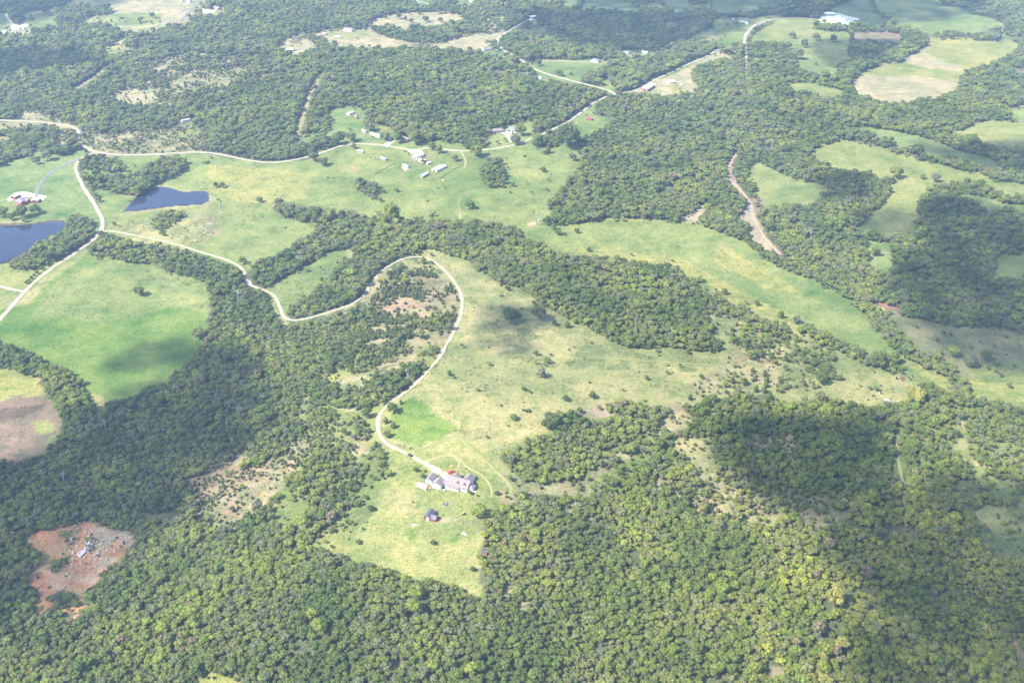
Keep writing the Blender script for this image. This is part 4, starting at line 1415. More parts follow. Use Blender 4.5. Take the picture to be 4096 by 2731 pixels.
def opening(parent, name, m, side, L, W, pos, z, w, h, frame=None, proud=.05):
    """a window or door leaf standing slightly proud of its wall; side F/B = long walls, L/R = gable ends"""
    mb = MB()
    fr = MB()

    def put(b_, w_, h_, d0, d1):
        if side in "FB":
            s = -1 if side == "F" else 1
            y0, y1 = sorted((s * (W / 2 + d0), s * (W / 2 + d1)))
            b_.box(pos - w_ / 2, pos + w_ / 2, y0, y1, z - (h_ - h) / 2, z + h + (h_ - h) / 2)
        else:
            s = -1 if side == "L" else 1
            x0, x1 = sorted((s * (L / 2 + d0), s * (L / 2 + d1)))
            b_.box(x0, x1, pos - w_ / 2, pos + w_ / 2, z - (h_ - h) / 2, z + h + (h_ - h) / 2)

    put(mb, w, h, -.05, proud)
    o = link(name, mb.mesh(name, m), parent)
    if frame:
        put(fr, w + .24, h + .24, -.04, proud * .6)
        link("frame", fr.mesh("frame", frame), o)
    return o


def building(name, label, cat, crop, cx, cy, dx, dy, W, H, rise, wall, roof, style="house", rooftype="gable", over=.45, parent=None, up=None):
    """crop pixel of the roof's middle, crop-pixel vector along the ridge (gives direction and length), width W in metres"""
    up = H if up is None else up
    a_ = at(crop, cx - dx / 2, cy - dy / 2, up)
    b_ = at(crop, cx + dx / 2, cy + dy / 2, up)
    c = at(crop, cx, cy, up)
    d = b_ - a_
    L = math.hypot(d.x, d.y)
    yaw = math.atan2(d.y, d.x)
    c.z = min(hz(c.x, c.y), hz(a_.x, a_.y), hz(b_.x, b_.y)) + .15
    return place_building(name, label, cat, c, yaw, L, W, H, rise, wall, roof, style, rooftype, over)


def place_building(name, label, cat, c, yaw, L, W, H, rise, wall, roof, style="house", rooftype="gable", over=.45):
    t = thing(name, label, cat, c, yaw)
    if rooftype == "hip":
        mb = MB()
        mb.box(-L / 2, L / 2, -W / 2, W / 2, -.8, H)
        link("wall", mb.mesh("wall", wall), t)
        rf = link("roof", hip_roof(L, W, H, rise, over).mesh("roof", roof), t)
    else:
        link("wall", gable_walls(L, W, H, rise).mesh("wall", wall), t)
        rf = link("roof", gable_roof(L, W, H, rise, over).mesh("roof", roof), t)
    if style == "house":
        n = max(2, int(L / 3.2))
        for side in "FB":
            for k in range(n):
                p = -L / 2 + L * (k + .5) / n
                if k == n // 2:
                    o = opening(t, "door", M_DOOR, side, L, W, p, .1, 1.0, 2.0, M_TRIM)
                else:
                    opening(t, "window", M_GLASS, side, L, W, p, .9, 1.1, 1.1, M_TRIM)
        for side in "LR":
            for p in (-W / 4, W / 4):
                opening(t, "window", M_GLASS, side, L, W, p, .9, 1.0, 1.1, M_TRIM)
        ch = MB()
        ch.box(L * .18, L * .18 + .7, -.35, .35, H + rise * .5, H + rise + .8)
        link("chimney", ch.mesh("chimney", W_BRICK), rf)
    elif style == "barn":
        opening(t, "door", M_DARK, "L", L, W, 0, 0, min(3.2, W * .45), min(3.0, H * .9), M_TRIM)
        opening(t, "door", M_DOOR, "R", L, W, 0, 0, min(3.0, W * .4), min(2.8, H * .85), M_TRIM)
        for k in range(max(1, int(L / 5))):
            opening(t, "window", M_GLASS, "F", L, W, -L / 2 + L * (k + .5) / max(1, int(L / 5)), 1.2, 1.0, .9, M_TRIM)
    elif style == "open":
        n = max(2, int(L / 2.2))
        for k in range(n):
            opening(t, "stall_opening", M_DARK, "F", L, W, -L / 2 + L * (k + .5) / n, 0.05, L / n * .62, H * .72)
    elif style == "twodoor":
        for p in (-W / 4, W / 4):
            opening(t, "door", M_DARK, "L", L, W, p, .05, W * .3, H * .6)
            opening(t, "window", M_GLASS, "R", L, W, p, 1, 1, 1, M_TRIM)
    elif style == "garage":
        for p in (-L / 4, L / 4):
            opening(t, "garage_door", M_DARK, "F", L, W, p, .05, L * .3, 2.2, M_TRIM)
        opening(t, "window", M_GLASS, "R", L, W, 0, 1, 1, 1, M_TRIM)
    elif style == "shed":
        opening(t, "door", M_DARK, "F", L, W, 0, .05, 1.2, min(2.0, H * .85), M_TRIM)
    px, py, d = project(c.x, c.y, c.z + H)
    FOOT.append((c.x, c.y, .5 * math.hypot(L, W) + .5, float(px), float(py) + 2 / (d / FPX), (.5 * max(L, W) + 1.0) / (d / FPX)))
    return t


# ---- the hilltop farmhouse, measured in its own frame (u along the front, v away from the camera)
HO = at("E", 1300, 1020)
HYAW = math.radians(-23.6)
HU = Vector((math.cos(HYAW), math.sin(HYAW), 0))
HV = Vector((-HU.y, HU.x, 0))


def hloc(u, v, z=0.0):
    p = HO + HU * u + HV * v
    return Vector((p.x, p.y, HO.z + z))


HO.z = hz(*(HO + HV * 5)[:2]) + .2
t = thing("farmhouse", "mauve-roofed farmhouse with white walls, two small dormers and rear wings", "house", hloc(0.9, 4.8), HYAW)
L_, W_ = 16.6, 10.6


def sub(mb, x, y, rz=0):
    return mb.xform(Matrix.Translation((x, y, 0)) @ Matrix.Rotation(rz, 4, 'Z'))


link("wall", gable_walls(L_, W_, 3.0, 3.6).mesh("wall", W_WHITE), t)
rf = link("roof", gable_roof(L_, W_, 3.0, 3.6, .5).mesh("roof", R_PINK), t)
for x in (-2.6, 0.4, 2.6, 5.0, 6.8):
    opening(t, "window", M_GLASS, "F", L_, W_, x, .9, 1.0, 1.3, M_TRIM)
opening(t, "door", M_DOOR, "F", L_, W_, -1.1, .1, 1.0, 2.1, M_TRIM)
for y in (-2.5, 0, 2.5):
    opening(t, "window", M_GLASS, "R", L_, W_, y, 1.0, 1.1, 1.3, M_TRIM)
opening(t, "window", M_GLASS, "L", L_, W_, 1.5, 1.0, 1.1, 1.3, M_TRIM)
for dx_ in (-.2, 5.2):          # dormers on the front slope
    d_ = link("dormer", sub(gable_walls(2.6, 1.7, 5.0, .8, 3.6), dx_, -2.9, math.pi / 2).mesh("dormer", W_WHITE), t)
    link("dormer_roof", sub(gable_roof(2.9, 1.7, 5.0, .8, .2, .1), dx_, -2.9, math.pi / 2).mesh("dormer_roof", R_PINK), d_)
    b_ = MB().box(dx_ - .45, dx_ + .45, -4.27, -4.18, 4.35, 5.05)
    link("window", b_.mesh("window", M_GLASS), d_)
# rear wings, right wing
for nm_, x, y, ln, wd, H_, rs in (("wing_wall", -5.6, 5.2, 4.2, 5.2, 2.9, 2.1), ("wing_wall", 4.2, 6.4, 6.4, 6.6, 3.0, 2.7)):
    w_ = link(nm_, sub(gable_walls(ln, wd, H_, rs), x, y, math.pi / 2).mesh(nm_, W_WHITE), t)
    link("wing_roof", sub(gable_roof(ln + .4, wd, H_, rs, .4), x, y, math.pi / 2).mesh("wing_roof", R_PINK), w_)
    for k in (-1, 1):
        b_ = MB().box(x + k * 1.2 - .45, x + k * 1.2 + .45, y + ln / 2 - .04, y + ln / 2 + .05, .9, 2.1)
        link("window", b_.mesh("window", M_GLASS), w_)
w_ = link("wing_wall", sub(MB().box(-1.9, 1.9, -2.4, 2.4, -.8, 2.7), 10.0, -1.0).mesh("wing_wall", W_WHITE), t)
link("wing_roof", sub(hip_roof(4.8, 3.8, 2.7, 1.4, .4), 10.0, -1.0, math.pi / 2).mesh("wing_roof", R_PINK), w_)
b_ = MB().box(8.4, 11.6, -6.0, -3.5, -.6, .35)
link("patio", sub(b_, 2.6, 2.2).mesh("patio", M_CONC), t)
# porch strip along the front and breezeway to the garage
b_ = MB().box(-8.6, 2.0, -7.2, -5.35, -.6, .3)
pr = link("porch_floor", b_.mesh("porch_floor", M_CONC), t)
for x in (-8.3, -5.6, -2.9, -.2):
    link("porch_post", MB().box(x - .09, x + .09, -7.1, -6.92, .3, 2.5).mesh("porch_post", M_TRIM), pr)
b_ = MB()
b_.add([(-9.0, -7.4, 2.5), (2.2, -7.4, 2.5), (2.2, -5.2, 3.05), (-9.0, -5.2, 3.05), (-9.0, -7.4, 2.62), (2.2, -7.4, 2.62), (2.2, -5.2, 3.2), (-9.0, -5.2, 3.2)],
       [(0, 3, 2, 1), (4, 5, 6, 7), (0, 1, 5, 4), (1, 2, 6, 5), (2, 3, 7, 6), (3, 0, 4, 7)])
link("porch_roof", b_.mesh("porch_roof", R_PINK), pr)
w_ = link("breezeway_wall", MB().box(-11.0, -8.35, -5.1, -2.6, -.6, 2.5).mesh("breezeway_wall", W_WHITE), t)
link("breezeway_roof", sub(gable_roof(3.0, 2.6, 2.5, .9, .3), -9.7, -3.85).mesh("breezeway_roof", R_PINK), w_)
for x, y, nm_ in ((-1.5, 1.6, "vent_pipe"), (2.5, -1.5, "vent_pipe"), (6.6, 1.2, "vent_pipe")):
    z = 6.6 - abs(y) * 3.6 / 5.3
    link(nm_, MB().tube((x, y, z), (x, y, z + .75), .13, .13, 6).mesh(nm_, M_TRIM), rf)
ch = MB().box(-3.4, -2.5, .6, 1.4, 5.6, 7.6)
link("chimney", ch.mesh("chimney", W_BRICK), rf)
px, py, d = project(*hloc(-3, 4, 2))
FOOT.append((hloc(-3, 4).x, hloc(-3, 4).y, 24, float(px), float(py), 22 / .183))

g = place_building("garage", "white gabled garage joined to the farmhouse by a breezeway", "garage", hloc(-13.6, -1.2), HYAW + math.pi / 2, 7.2, 7.0, 2.7, 2.3, W_WHITE, R_PINK, "none")
for p in (-1.7, 1.7):
    opening(g, "garage_door", M_DOOR, "R", 7.2, 7.0, p, .05, 2.6, 2.2, M_TRIM)
opening(g, "window", M_GLASS, "L", 7.2, 7.0, 0, 1, 1, 1, M_TRIM)
g = place_building("garage", "detached white gabled outbuilding, outermost of the two by the drive", "garage", hloc(-21.3, 1.6), HYAW + math.pi / 2, 7.6, 5.0, 2.6, 1.8, W_WHITE, R_PINK, "none")
opening(g, "garage_door", M_DOOR, "R", 7.6, 5.0, 0, .05, 2.8, 2.2, M_TRIM)
opening(g, "window", M_GLASS, "L", 7.6, 5.0, 0, 1, 1, 1, M_TRIM)

# ---- barn behind: dark roof, red walls, with a gabled side wing
t = building("barn", "small dark-roofed red barn with a gabled side wing on the lawn", "barn", "F", 560, 640, 120, -195, 5.4, 2.7, 1.9, mat("dull red boards", (0.19, 0.05, 0.045), .85, .15), R_DARK, "none", up=4.0)
w_ = link("wing_wall", sub(gable_walls(4.6, 4.4, 2.4, 1.4), -1.6, -3.6, -math.pi / 2).mesh("wing_wall", mat("dull red boards", (0.19, 0.05, 0.045))), t)
link("wing_roof", sub(gable_roof(4.8, 4.4, 2.4, 1.4, .35), -1.6, -3.6, -math.pi / 2).mesh("wing_roof", mat("slate light roof", (0.11, 0.105, 0.145), .7, .1, 2)), w_)
opening(t, "door", M_TRIM, "L", 8.2, 5.4, 0, 0, 1.9, 2.3, M_DARK)
opening(t, "window", M_GLASS, "L", 8.2, 5.4, 0, 3.0, .8, .7, M_TRIM)

# ---- travel trailer
t = thing("travel_trailer", "long white travel trailer parked on the lawn below the garages", "trailer", at("E", 510, 985), math.atan2(*(lambda q: (q.y, q.x))(at("E", 610, 1010) - at("E", 410, 940))))
b_ = MB()
prof = [(-4.3, .5), (-4.3, 2.2), (-4.05, 2.75), (-3.4, 2.95), (3.3, 2.95), (4.0, 2.7), (4.35, 2.0), (4.35, .5)]
n_ = len(prof)
b_.add([(x, -1.25, z) for x, z in prof] + [(x, 1.25, z) for x, z in prof], [tuple(range(n_)), tuple(range(2 * n_ - 1, n_ - 1, -1))] + [(k, n_ + k, n_ + (k + 1) % n_, (k + 1) % n_) for k in range(n_)])
link("body", b_.mesh("body", mat("white fibreglass", (0.80, 0.80, 0.79), .35, .03)), t)
for x in (-2.6, .3, 2.4):
    link("window", MB().box(x - .5, x + .5, -1.29, -1.24, 1.5, 2.2).mesh("window", M_GLASS), t)
link("door", MB().box(1.1, 1.75, -1.28, -1.24, .7, 2.5).mesh("door", M_DOOR), t)
for x in (-.6, .4):
    for s in (-1, 1):
        link("wheel", MB().tube((x, s * .95, .36), (x, s * 1.2, .36), .36, .36, 10).mesh("wheel", M_TYRE), t)
link("hitch", MB().tube((4.3, 0, .55), (5.4, 0, .5), .08, .06, 6).mesh("hitch", M_DARK), t)
link("roof_vent", MB().box(-.8, -.2, -.3, .3, 2.95, 3.15).mesh("roof_vent", M_TRIM), t)


def car(label, crop, x, y, dx, dy, body, kind="suv", cat="car", group=None, name="parked_car"):
    a_, b_ = at(crop, x - dx / 2, y - dy / 2), at(crop, x + dx / 2, y + dy / 2)
    c = at(crop, x, y)
    c.z += .24
    yaw = math.atan2((b_ - a_).y, (b_ - a_).x)
    t = thing(name, label, cat, c, yaw, group)
    L = 5.4 if kind == "pickup" else 4.8
    w = .95
    if kind == "pickup":
        sect = [(-L / 2, .5, .95), (-L / 2 + .1, .45, 1.05), (.1, .4, 1.05), (.2, .4, 1.08), (1.5, .4, 1.1), (L / 2 - .15, .42, 1.0), (L / 2, .5, .8)]
        cab = [(-.55, 1.05), (-.4, 1.75), (.9, 1.75), (1.55, 1.08)]
    else:
        sect = [(-L / 2, .5, .95), (-L / 2 + .12, .4, 1.08), (-1, .36, 1.1), (1.0, .36, 1.08), (1.9, .38, 1.0), (L / 2 - .12, .42, .9), (L / 2, .5, .7)]
        cab = [(-2.15, 1.05), (-1.85, 1.72), (.55, 1.72), (1.25, 1.05)]
    m = MB()
    vs_, fs = [], []
    for X, z0, z1 in sect:
        vs_ += [(X, -w, z0), (X, -w * .98, (z0 + z1) / 2), (X, -w * .9, z1), (X, w * .9, z1), (X, w * .98, (z0 + z1) / 2), (X, w, z0)]
    for k in range(len(sect) - 1):
        for j in range(6):
            fs.append((k * 6 + j, k * 6 + (j + 1) % 6, k * 6 + 6 + (j + 1) % 6, k * 6 + 6 + j))
    fs += [tuple(range(5, -1, -1)), tuple(range(len(vs_) - 6, len(vs_)))]
    m.add(vs_, fs)
    link("body", m.mesh("body", body), t)
    m = MB()
    n_ = len(cab)
    m.add([(X, -.82 if z < 1.3 else -.66, z) for X, z in cab] + [(X, .82 if z < 1.3 else .66, z) for X, z in cab],
          [tuple(range(n_)), tuple(range(2 * n_ - 1, n_ - 1, -1))] + [(k, n_ + k, n_ + (k + 1) % n_, (k + 1) % n_) for k in range(n_)])
    cb = link("cabin", m.mesh("cabin", M_GLASS), t)
    x0, x1 = cab[1][0], cab[2][0]
    link("cabin_roof", MB().box(x0 + .05, x1 - .05, -.64, .64, 1.74, 1.79).mesh("cabin_roof", body), cb)
    for X in (-L * .3, L * .31):
        for s in (-1, 1):
            link("wheel", MB().tube((X, s * .72, .34), (X, s * .98, .34), .34, .34, 10).mesh("wheel", M_TYRE), t)
    for s in (-1, 1):
        link("headlight", MB().box(L / 2 - .06, L / 2 + .02, s * .7 - .14, s * .7 + .14, .66, .8).mesh("headlight", M_TRIM), t)
    if kind == "pickup":
        link("bed_floor", MB().box(-L / 2 + .15, -.65, -.75, .75, 1.07, 1.1).mesh("bed_floor", M_DARK), t)
    return t


P_BLACK = mat("black car paint", (0.02, 0.02, 0.026), .25, .05, 1, 0, .5)
P_RED = mat("red car paint", (0.62, 0.03, 0.04), .3, .05, 1, 0, .5)
P_WHITE = mat("white car paint", (0.78, 0.78, 0.78), .3, .03, 1, 0, .5)
P_BLUE = mat("blue-grey car paint", (0.20, 0.24, 0.36), .3, .05, 1, 0, .5)
car("black SUV driving along the pale drive towards the house", "E", 237, 255, -112, -66, P_BLACK)
car("bright red pickup truck parked beside the farmhouse wing", "E", 1185, 645, -150, 40, P_RED, "pickup", "pickup truck", None, "pickup_truck")
car("white car on the lawn in front of pink-roofed house", "Y", 470, 625, -120, -40, P_WHITE)
car("blue-grey car parked by the white double garage", "Y", 1150, 520, 90, -50, P_BLUE)
car("white pickup parked at the corner of the double garage", "Y", 1490, 600, -110, 10, P_WHITE, "pickup", "pickup truck", None, "pickup_truck")
car("white car parked at the forked farm lane under oaks", "T", 1100, 470, 120, 20, P_WHITE)
car("white car beside the red garage of the lawn farm, upper of two", "L", 1590, 500, 220, 30, P_WHITE)
car("white car beside the red garage of the lawn farm, lower of two", "L", 1640, 600, 140, 40, P_WHITE)

# ---- small things of the yard
t = thing("picnic_table", "reddish wooden picnic table with benches on the loop lawn", "table", at("E", 1200, 500), math.radians(62))
link("tabletop", MB().box(-1.5, 1.5, -.5, .5, .74, .8).mesh("tabletop", M_RUST), t)
for s in (-1, 1):
    link("bench", MB().box(-1.5, 1.5, s * 1.05 - .18, s * 1.05 + .18, .43, .49).mesh("bench", M_RUST), t)
    link("leg", MB().box(s * 1.1 - .06, s * 1.1 + .06, -1.1, 1.1, .36, .43).box(s * 1.1 - .05, s * 1.1 + .05, -.35, -.25, -.1, .74).box(s * 1.1 - .05, s * 1.1 + .05, .25, .35, -.1, .74).mesh("leg", M_WOOD), t)
t = thing("garden_platform", "dark grey square platform with a pale centre on the back lawn", "platform", at("E", 1058, 1378), math.radians(-38))
link("deck", MB().box(-1.6, 1.6, -1.6, 1.6, .35, .5).mesh("deck", mat("dark mat", (0.06, 0.06, 0.09), .8)), t)
link("rim", MB().box(-1.75, 1.75, -1.75, -1.61, .3, .55).box(-1.75, -1.61, -1.61, 1.75, .3, .55).box(-1.6, 1.75, 1.61, 1.75, .3, .55).box(1.61, 1.75, -1.6, 1.6, .3, .55).mesh("rim", mat("dull rim", (0.2, 0.2, 0.22), .8)), t)
link("centre_box", MB().box(-.25, .15, -.2, .2, .5, .72).mesh("centre_box", M_TRIM), t)
for s in (-1, 1):
    for q in (-1, 1):
        link("leg", MB().box(s * 1.5 - .07, s * 1.5 + .07, q * 1.5 - .07, q * 1.5 + .07, -.3, .35).mesh("leg", W_GREY), t)
t = thing("pallet_stack", "rust-coloured stack of boards beside the white trailer", "boards", at("E", 685, 1000), math.radians(-23))
for k in range(4):
    link("board", MB().box(-1.0, 1.0, -.75 + .4 * k, -.42 + .4 * k, .25 + .05 * (k % 2), .42 + .05 * (k % 2)).mesh("board", M_RUST), t)
link("bearer", MB().box(-.8, -.6, -.8, .8, -.1, .25).box(.6, .8, -.8, .8, -.1, .25).mesh("bearer", M_WOOD), t)
t = thing("farm_implement", "small dark farm machine with a pale pole on the lawn", "machine", at("F", 1545, 690), math.radians(20))
link("body", MB().box(-.9, .5, -.45, .45, .45, 1.15).box(.5, 1.2, -.35, .35, .5, .95).mesh("body", M_DARK), t)
link("pole", MB().tube((-.8, .5, .9), (-3.0, 1.4, .3), .1, .08, 6).mesh("pole", M_WOOD), t)
link("seat", MB().box(-.75, -.3, -.25, .25, 1.15, 1.5).mesh("seat", W_GREY), t)
for x, r_ in ((-.6, .55), (.85, .35)):
    for s in (-1, 1):
        link("wheel", MB().tube((x, s * .5, r_ - .1), (x, s * .75, r_ - .1), r_, r_, 10).mesh("wheel", M_TYRE), t)
t = thing("panel_pile", "heap of tilted white panels at the hayfield edge", "debris", at("F", 1545, 1240), math.radians(-50))
for k, (x, y, z, rx, ry, sx_, sy_) in enumerate(((0, 0, .35, .3, .1, 2.2, 1.4), (1.3, .3, .3, -.25, .2, 1.6, 1.5), (-.9, -.5, .25, .1, -.35, 1.5, 1.2))):
    b_ = MB().box(-sx_ / 2, sx_ / 2, -sy_ / 2, sy_ / 2, -.06, .06).xform(Matrix.Translation((x, y, z)) @ Matrix.Rotation(rx, 4, 'X') @ Matrix.Rotation(ry, 4, 'Y'))
    link("panel", b_.mesh("panel", P_WHITE if k != 1 else W_CREAM), t)
t = thing("fallen_poles", "pale poles lying in the hayfield near red barn", "poles", at("D2", 1400, 230), math.radians(-8))
for k, (y, ln, a_) in enumerate(((0, 6.5, .05), (.8, 5.0, -.12), (-.6, 4.0, .2))):
    link("pole", MB().tube((-ln / 2, y, .15), (ln / 2, y + a_ * ln, .22), .16, .12, 6).mesh("pole", M_DEADWOOD), t)
t = thing("propane_tank", "small white propane tank behind the joined garage", "tank", at("E", 1018, 1055), 0)
link("tank", MB().tube((-.9, 0, .7), (.9, 0, .7), .45, .45, 10).mesh("tank", P_WHITE), t)
for s in (-1, 1):
    link("leg", MB().box(s * .5 - .1, s * .5 + .1, -.35, .35, -.1, .5).mesh("leg", W_GREY), t)
t = thing("water_trough", "dark water trough on the small white gravel oval", "trough", at("C", 690, 1400), .2)
link("basin", MB().box(-.9, .9, -.45, .45, .05, .6).mesh("basin", W_GREY), t)
link("water", MB().box(-.8, .8, -.36, .36, .6, .62).mesh("water", M_GLASS), t)
building("shed", "little blue-roofed red shed tucked under trees beside hayfield", "shed", "D2", 1995, 452, 34, 12, 2.4, 2.1, .5, W_RED, mat("blue roof", (0.045, 0.05, 0.085), .5, .08), "shed")

# ---- farm in the middle distance
building("open_shed", "low grey shed with dark stalls, farther left of the pasture pair", "shed", "T", 175, 810, 175, 35, 4.2, 2.3, .7, W_GREY, R_SAGE, "open")
building("open_shed", "low grey shed with dark stalls, nearer the barn of the pasture pair", "shed", "T", 895, 1040, 170, 45, 4.2, 2.3, .7, W_GREY, R_SAGE, "open")
building("open_shed", "small pale green-roofed shed standing on pink bare soil", "shed", "T", 1590, 1265, 160, 55, 3.6, 2.3, .8, W_CREAM, R_SAGE, "open")
building("barn", "large white barn with dark windows in its gable end", "barn", "U", 415, 400, 165, -75, 8.4, 4.2, 2.6, W_WHITE, R_WHITE, "twodoor")
building("shed", "small white shed right below the white barn", "shed", "U", 515, 520, 130, 40, 4.6, 2.4, 1.0, W_WHITE, R_WHITE, "shed")
building("lean_shelter", "pale metal shelter half hidden by a tree near the barn", "shelter", "U", 665, 580, 80, -20, 4.0, 2.2, .6, W_GREY, R_METAL, "open")
building("long_barn", "long low barn with pale metal roof in the pasture", "barn", "U", 905, 695, 225, -115, 8.6, 2.8, 1.2, W_GREY, R_METAL, "barn")
building("open_shed", "grey-roofed open cattle shed, lowest of the farm group", "shed", "U", 565, 855, 135, -88, 5.0, 2.4, .9, W_BROWN, R_SAGE, "open")
building("long_house", "long green-roofed house with reddish front under oaks", "house", "T", 660, 285, 300, 105, 6.0, 2.7, 1.2, W_CREAM, R_GREEN)
building("shed", "small cream shed beside the long green-roofed house", "shed", "T", 290, 175, 90, 50, 3.6, 2.3, .8, W_WHITE, R_WHITE, "shed")
building("cottage", "purple-brick house half hidden under large oaks", "house", "T", 1600, 420, 210, 90, 8.0, 2.8, 1.8, W_BRICK, R_PINK)
building("ranch_house", "long pink-roofed house behind a mown lawn", "house", "Y", 690, 450, 470, -35, 9.0, 2.8, 2.0, W_BRICK, R_PINK, "house", "hip")
building("garage", "white double garage with grey roof beside pink-roofed house", "garage", "Y", 1330, 365, 290, 40, 7.5, 3.6, 1.6, W_WHITE, R_GREY, "garage")
building("cabin", "orange-roofed cabin in the small upper clearing", "house", "A2", 850, 955, 42, -16, 6.0, 2.6, 1.4, W_CREAM, R_TAN)
building("shed", "small brown shed beside the orange-roofed cabin", "shed", "A2", 900, 985, 8, 26, 3.0, 2.3, .8, W_BROWN, R_BROWN, "shed")
building("pole_barn", "long bright white-roofed pole barn beside the road", "barn", "V", 715, 645, 290, -185, 10.5, 4.2, 1.3, W_BRICK, R_WHITE, "barn")
building("cottage", "white house among trees beyond the long pole barn", "house", "V", 1590, 450, 230, -30, 8.0, 2.8, 1.8, W_WHITE, R_WHITE)
building("shed", "tiny blue-roofed shed near the woods beyond the pole barn", "shed", "V", 2010, 575, 90, 5, 3.0, 2.2, .7, W_GREY, mat("pale blue roof", (0.36, 0.55, 0.62), .5), "shed")
building("shed", "red-roofed open shed in the roadside glade", "shed", "A3", 757, 1003, 44, 8, 5.0, 2.5, 1.0, W_BROWN, R_RED, "open")
building("manor", "grey-roofed house at the end of the round lawn", "house", "N", 530, 400, 210, 30, 9.0, 3.2, 2.6, W_WHITE, R_GREY, "house", "hip")
building("shed", "tiny cream shed at the edge of the round lawn", "shed", "N", 860, 430, 50, -10, 3.2, 2.2, .8, W_CREAM, R_WHITE, "shed")
building("long_barn", "low barn with pale green roof in the far small clearing", "barn", "N", 1320, 190, 170, 5, 8.0, 3.0, 1.2, W_GREY, R_SAGE, "barn")
building("cottage", "white-roofed house right of the pale green barn", "house", "N", 1830, 185, 150, 20, 7.0, 2.8, 1.6, W_WHITE, R_METAL)
building("shed", "small white shed on the bank below the curving road", "shed", "A3", 340, 655, 26, 8, 4.0, 2.5, .9, W_WHITE, R_WHITE, "shed")
building("ranch_house", "house with half pink, half grey roof beside the curving road", "house", "J", 530, 400, 400, -60, 9.5, 2.9, 1.8, W_CREAM, R_PINK)
building("cottage", "brown house in trees below the curving road", "house", "J", 1040, 820, 150, -60, 7.0, 2.8, 1.6, W_BROWN, R_BROWN)
building("farmstead", "white-roofed building at the top end of curving road", "house", "S", 440, 170, 150, -15, 8.0, 3.0, 1.6, W_BRICK, R_WHITE)
building("shed", "small pale shed below the top white-roofed building", "shed", "S", 420, 245, 50, -8, 3.4, 2.4, .8, W_WHITE, R_WHITE, "shed")
building("ranch_house", "large pale house on top of the tan ridge", "house", "M", 740, 270, 330, 40, 12.0, 3.2, 2.6, W_CREAM, R_PINK)
building("long_shed", "white low building below the ridge-top house", "shed", "M", 295, 560, 250, 15, 5.5, 2.5, 1.0, W_GREY, R_WHITE, "open")
building("barn", "small white-roofed red barn on the tan ridge", "barn", "R", 2130, 345, 120, 25, 5.0, 2.6, 1.2, W_RED, R_WHITE, "barn")
building("barn", "white barn at the foot of the tan ridge", "barn", "R", 815, 950, 230, 10, 8.0, 3.4, 1.8, W_WHITE, R_WHITE, "barn")
building("shed", "small white shed left of the ridge-foot barn", "shed", "R", 620, 1000, 60, 10, 3.4, 2.4, .8, W_WHITE, R_WHITE, "shed")
building("hilltop_house", "brown-roofed house at the end of the gravel oval", "house", "G", 1660, 300, 190, 60, 9.0, 3.0, 2.0, W_BRICK, R_PINK)
building("barn", "white barn cut by the top edge, larger of two", "barn", "G", 545, 25, 110, 10, 8.0, 3.5, 1.6, W_WHITE, R_WHITE, "barn")
building("shed", "white shed cut by the top edge, smaller of two", "shed", "G", 230, 15, 90, 5, 5.0, 2.6, 1.0, W_WHITE, R_WHITE, "shed")
building("ranch_house", "shaded farmhouse with white roof in the far left corner", "house", "I", 690, 785, 220, 15, 7.0, 2.7, 1.4, W_WHITE, R_WHITE)
building("shed", "grey-roofed shed beside the far left farmhouse", "shed", "I", 900, 800, 110, 20, 4.0, 2.4, .9, W_GREY, R_METAL, "shed")
for lb, x, y in (("white camper at the picture's far left edge, uppermost", 210, 920), ("white camper at the picture's far left edge, middle", 115, 930), ("white camper at the picture's far left edge, lowest", 160, 990)):
    building("camper", lb, "camper", "I", x, y, 70, 30, 2.6, 2.5, .3, W_WHITE, R_WHITE, "shed")
building("farmhouse", "white and grey house near the top of hedge-lined road", "house", "H", 480, 265, 210, 20, 9.5, 3.2, 2.4, W_WHITE, R_GREY)
building("shed", "small blue-grey shed left of the top white house", "shed", "H", 215, 230, 50, 5, 4.0, 2.5, .9, W_GREY, R_METAL, "shed")
building("shed", "small white shed below the top white house", "shed", "H", 565, 345, 60, 10, 3.6, 2.3, .7, W_WHITE, R_WHITE, "shed")
building("long_barn", "big white barn with open dark bays in the far farmyard", "barn", "W", 1235, 265, 300, 5, 12.0, 4.0, 2.0, W_WHITE, R_WHITE, "open")
building("barn", "white barn, middle of the far farmyard row", "barn", "W", 1515, 365, 150, 10, 7.5, 3.4, 1.4, W_WHITE, R_WHITE, "barn")
building("barn", "white barn nearest the tan strip in far farmyard row", "barn", "W", 1685, 445, 150, 15, 7.5, 3.6, 1.4, W_WHITE, R_WHITE, "barn")
building("shed", "small white shed beside the pale farmyard lane", "shed", "W", 675, 340, 110, 5, 4.5, 2.5, .9, W_CREAM, R_WHITE, "shed")
building("cottage", "grey house cut by the top edge near the straight lane", "house", "A4", 325, 6, 90, 4, 8.0, 2.8, 1.6, W_GREY, R_GREY)
building("cottage", "white building by the top edge above the tan ridge", "house", "A2", 1885, 10, 46, 4, 7.0, 2.8, 1.5, W_WHITE, R_WHITE)
building("cottage", "red-roofed house among shaded trees near top edge", "house", "A2", 2145, 30, 60, 3, 7.0, 2.8, 1.6, W_BRICK, mat("red shingles", (0.5, 0.2, 0.16), .8))
building("cottage", "pale house in the shaded field trees at top centre", "house", "A3", 1305, 40, 40, 4, 7.0, 2.8, 1.6, W_WHITE, R_PINK)
building("mobile_home", "long white trailer home in a woodland gap", "house", "A1", 1570, 1015, 70, -18, 4.0, 2.6, .5, W_WHITE, R_METAL)
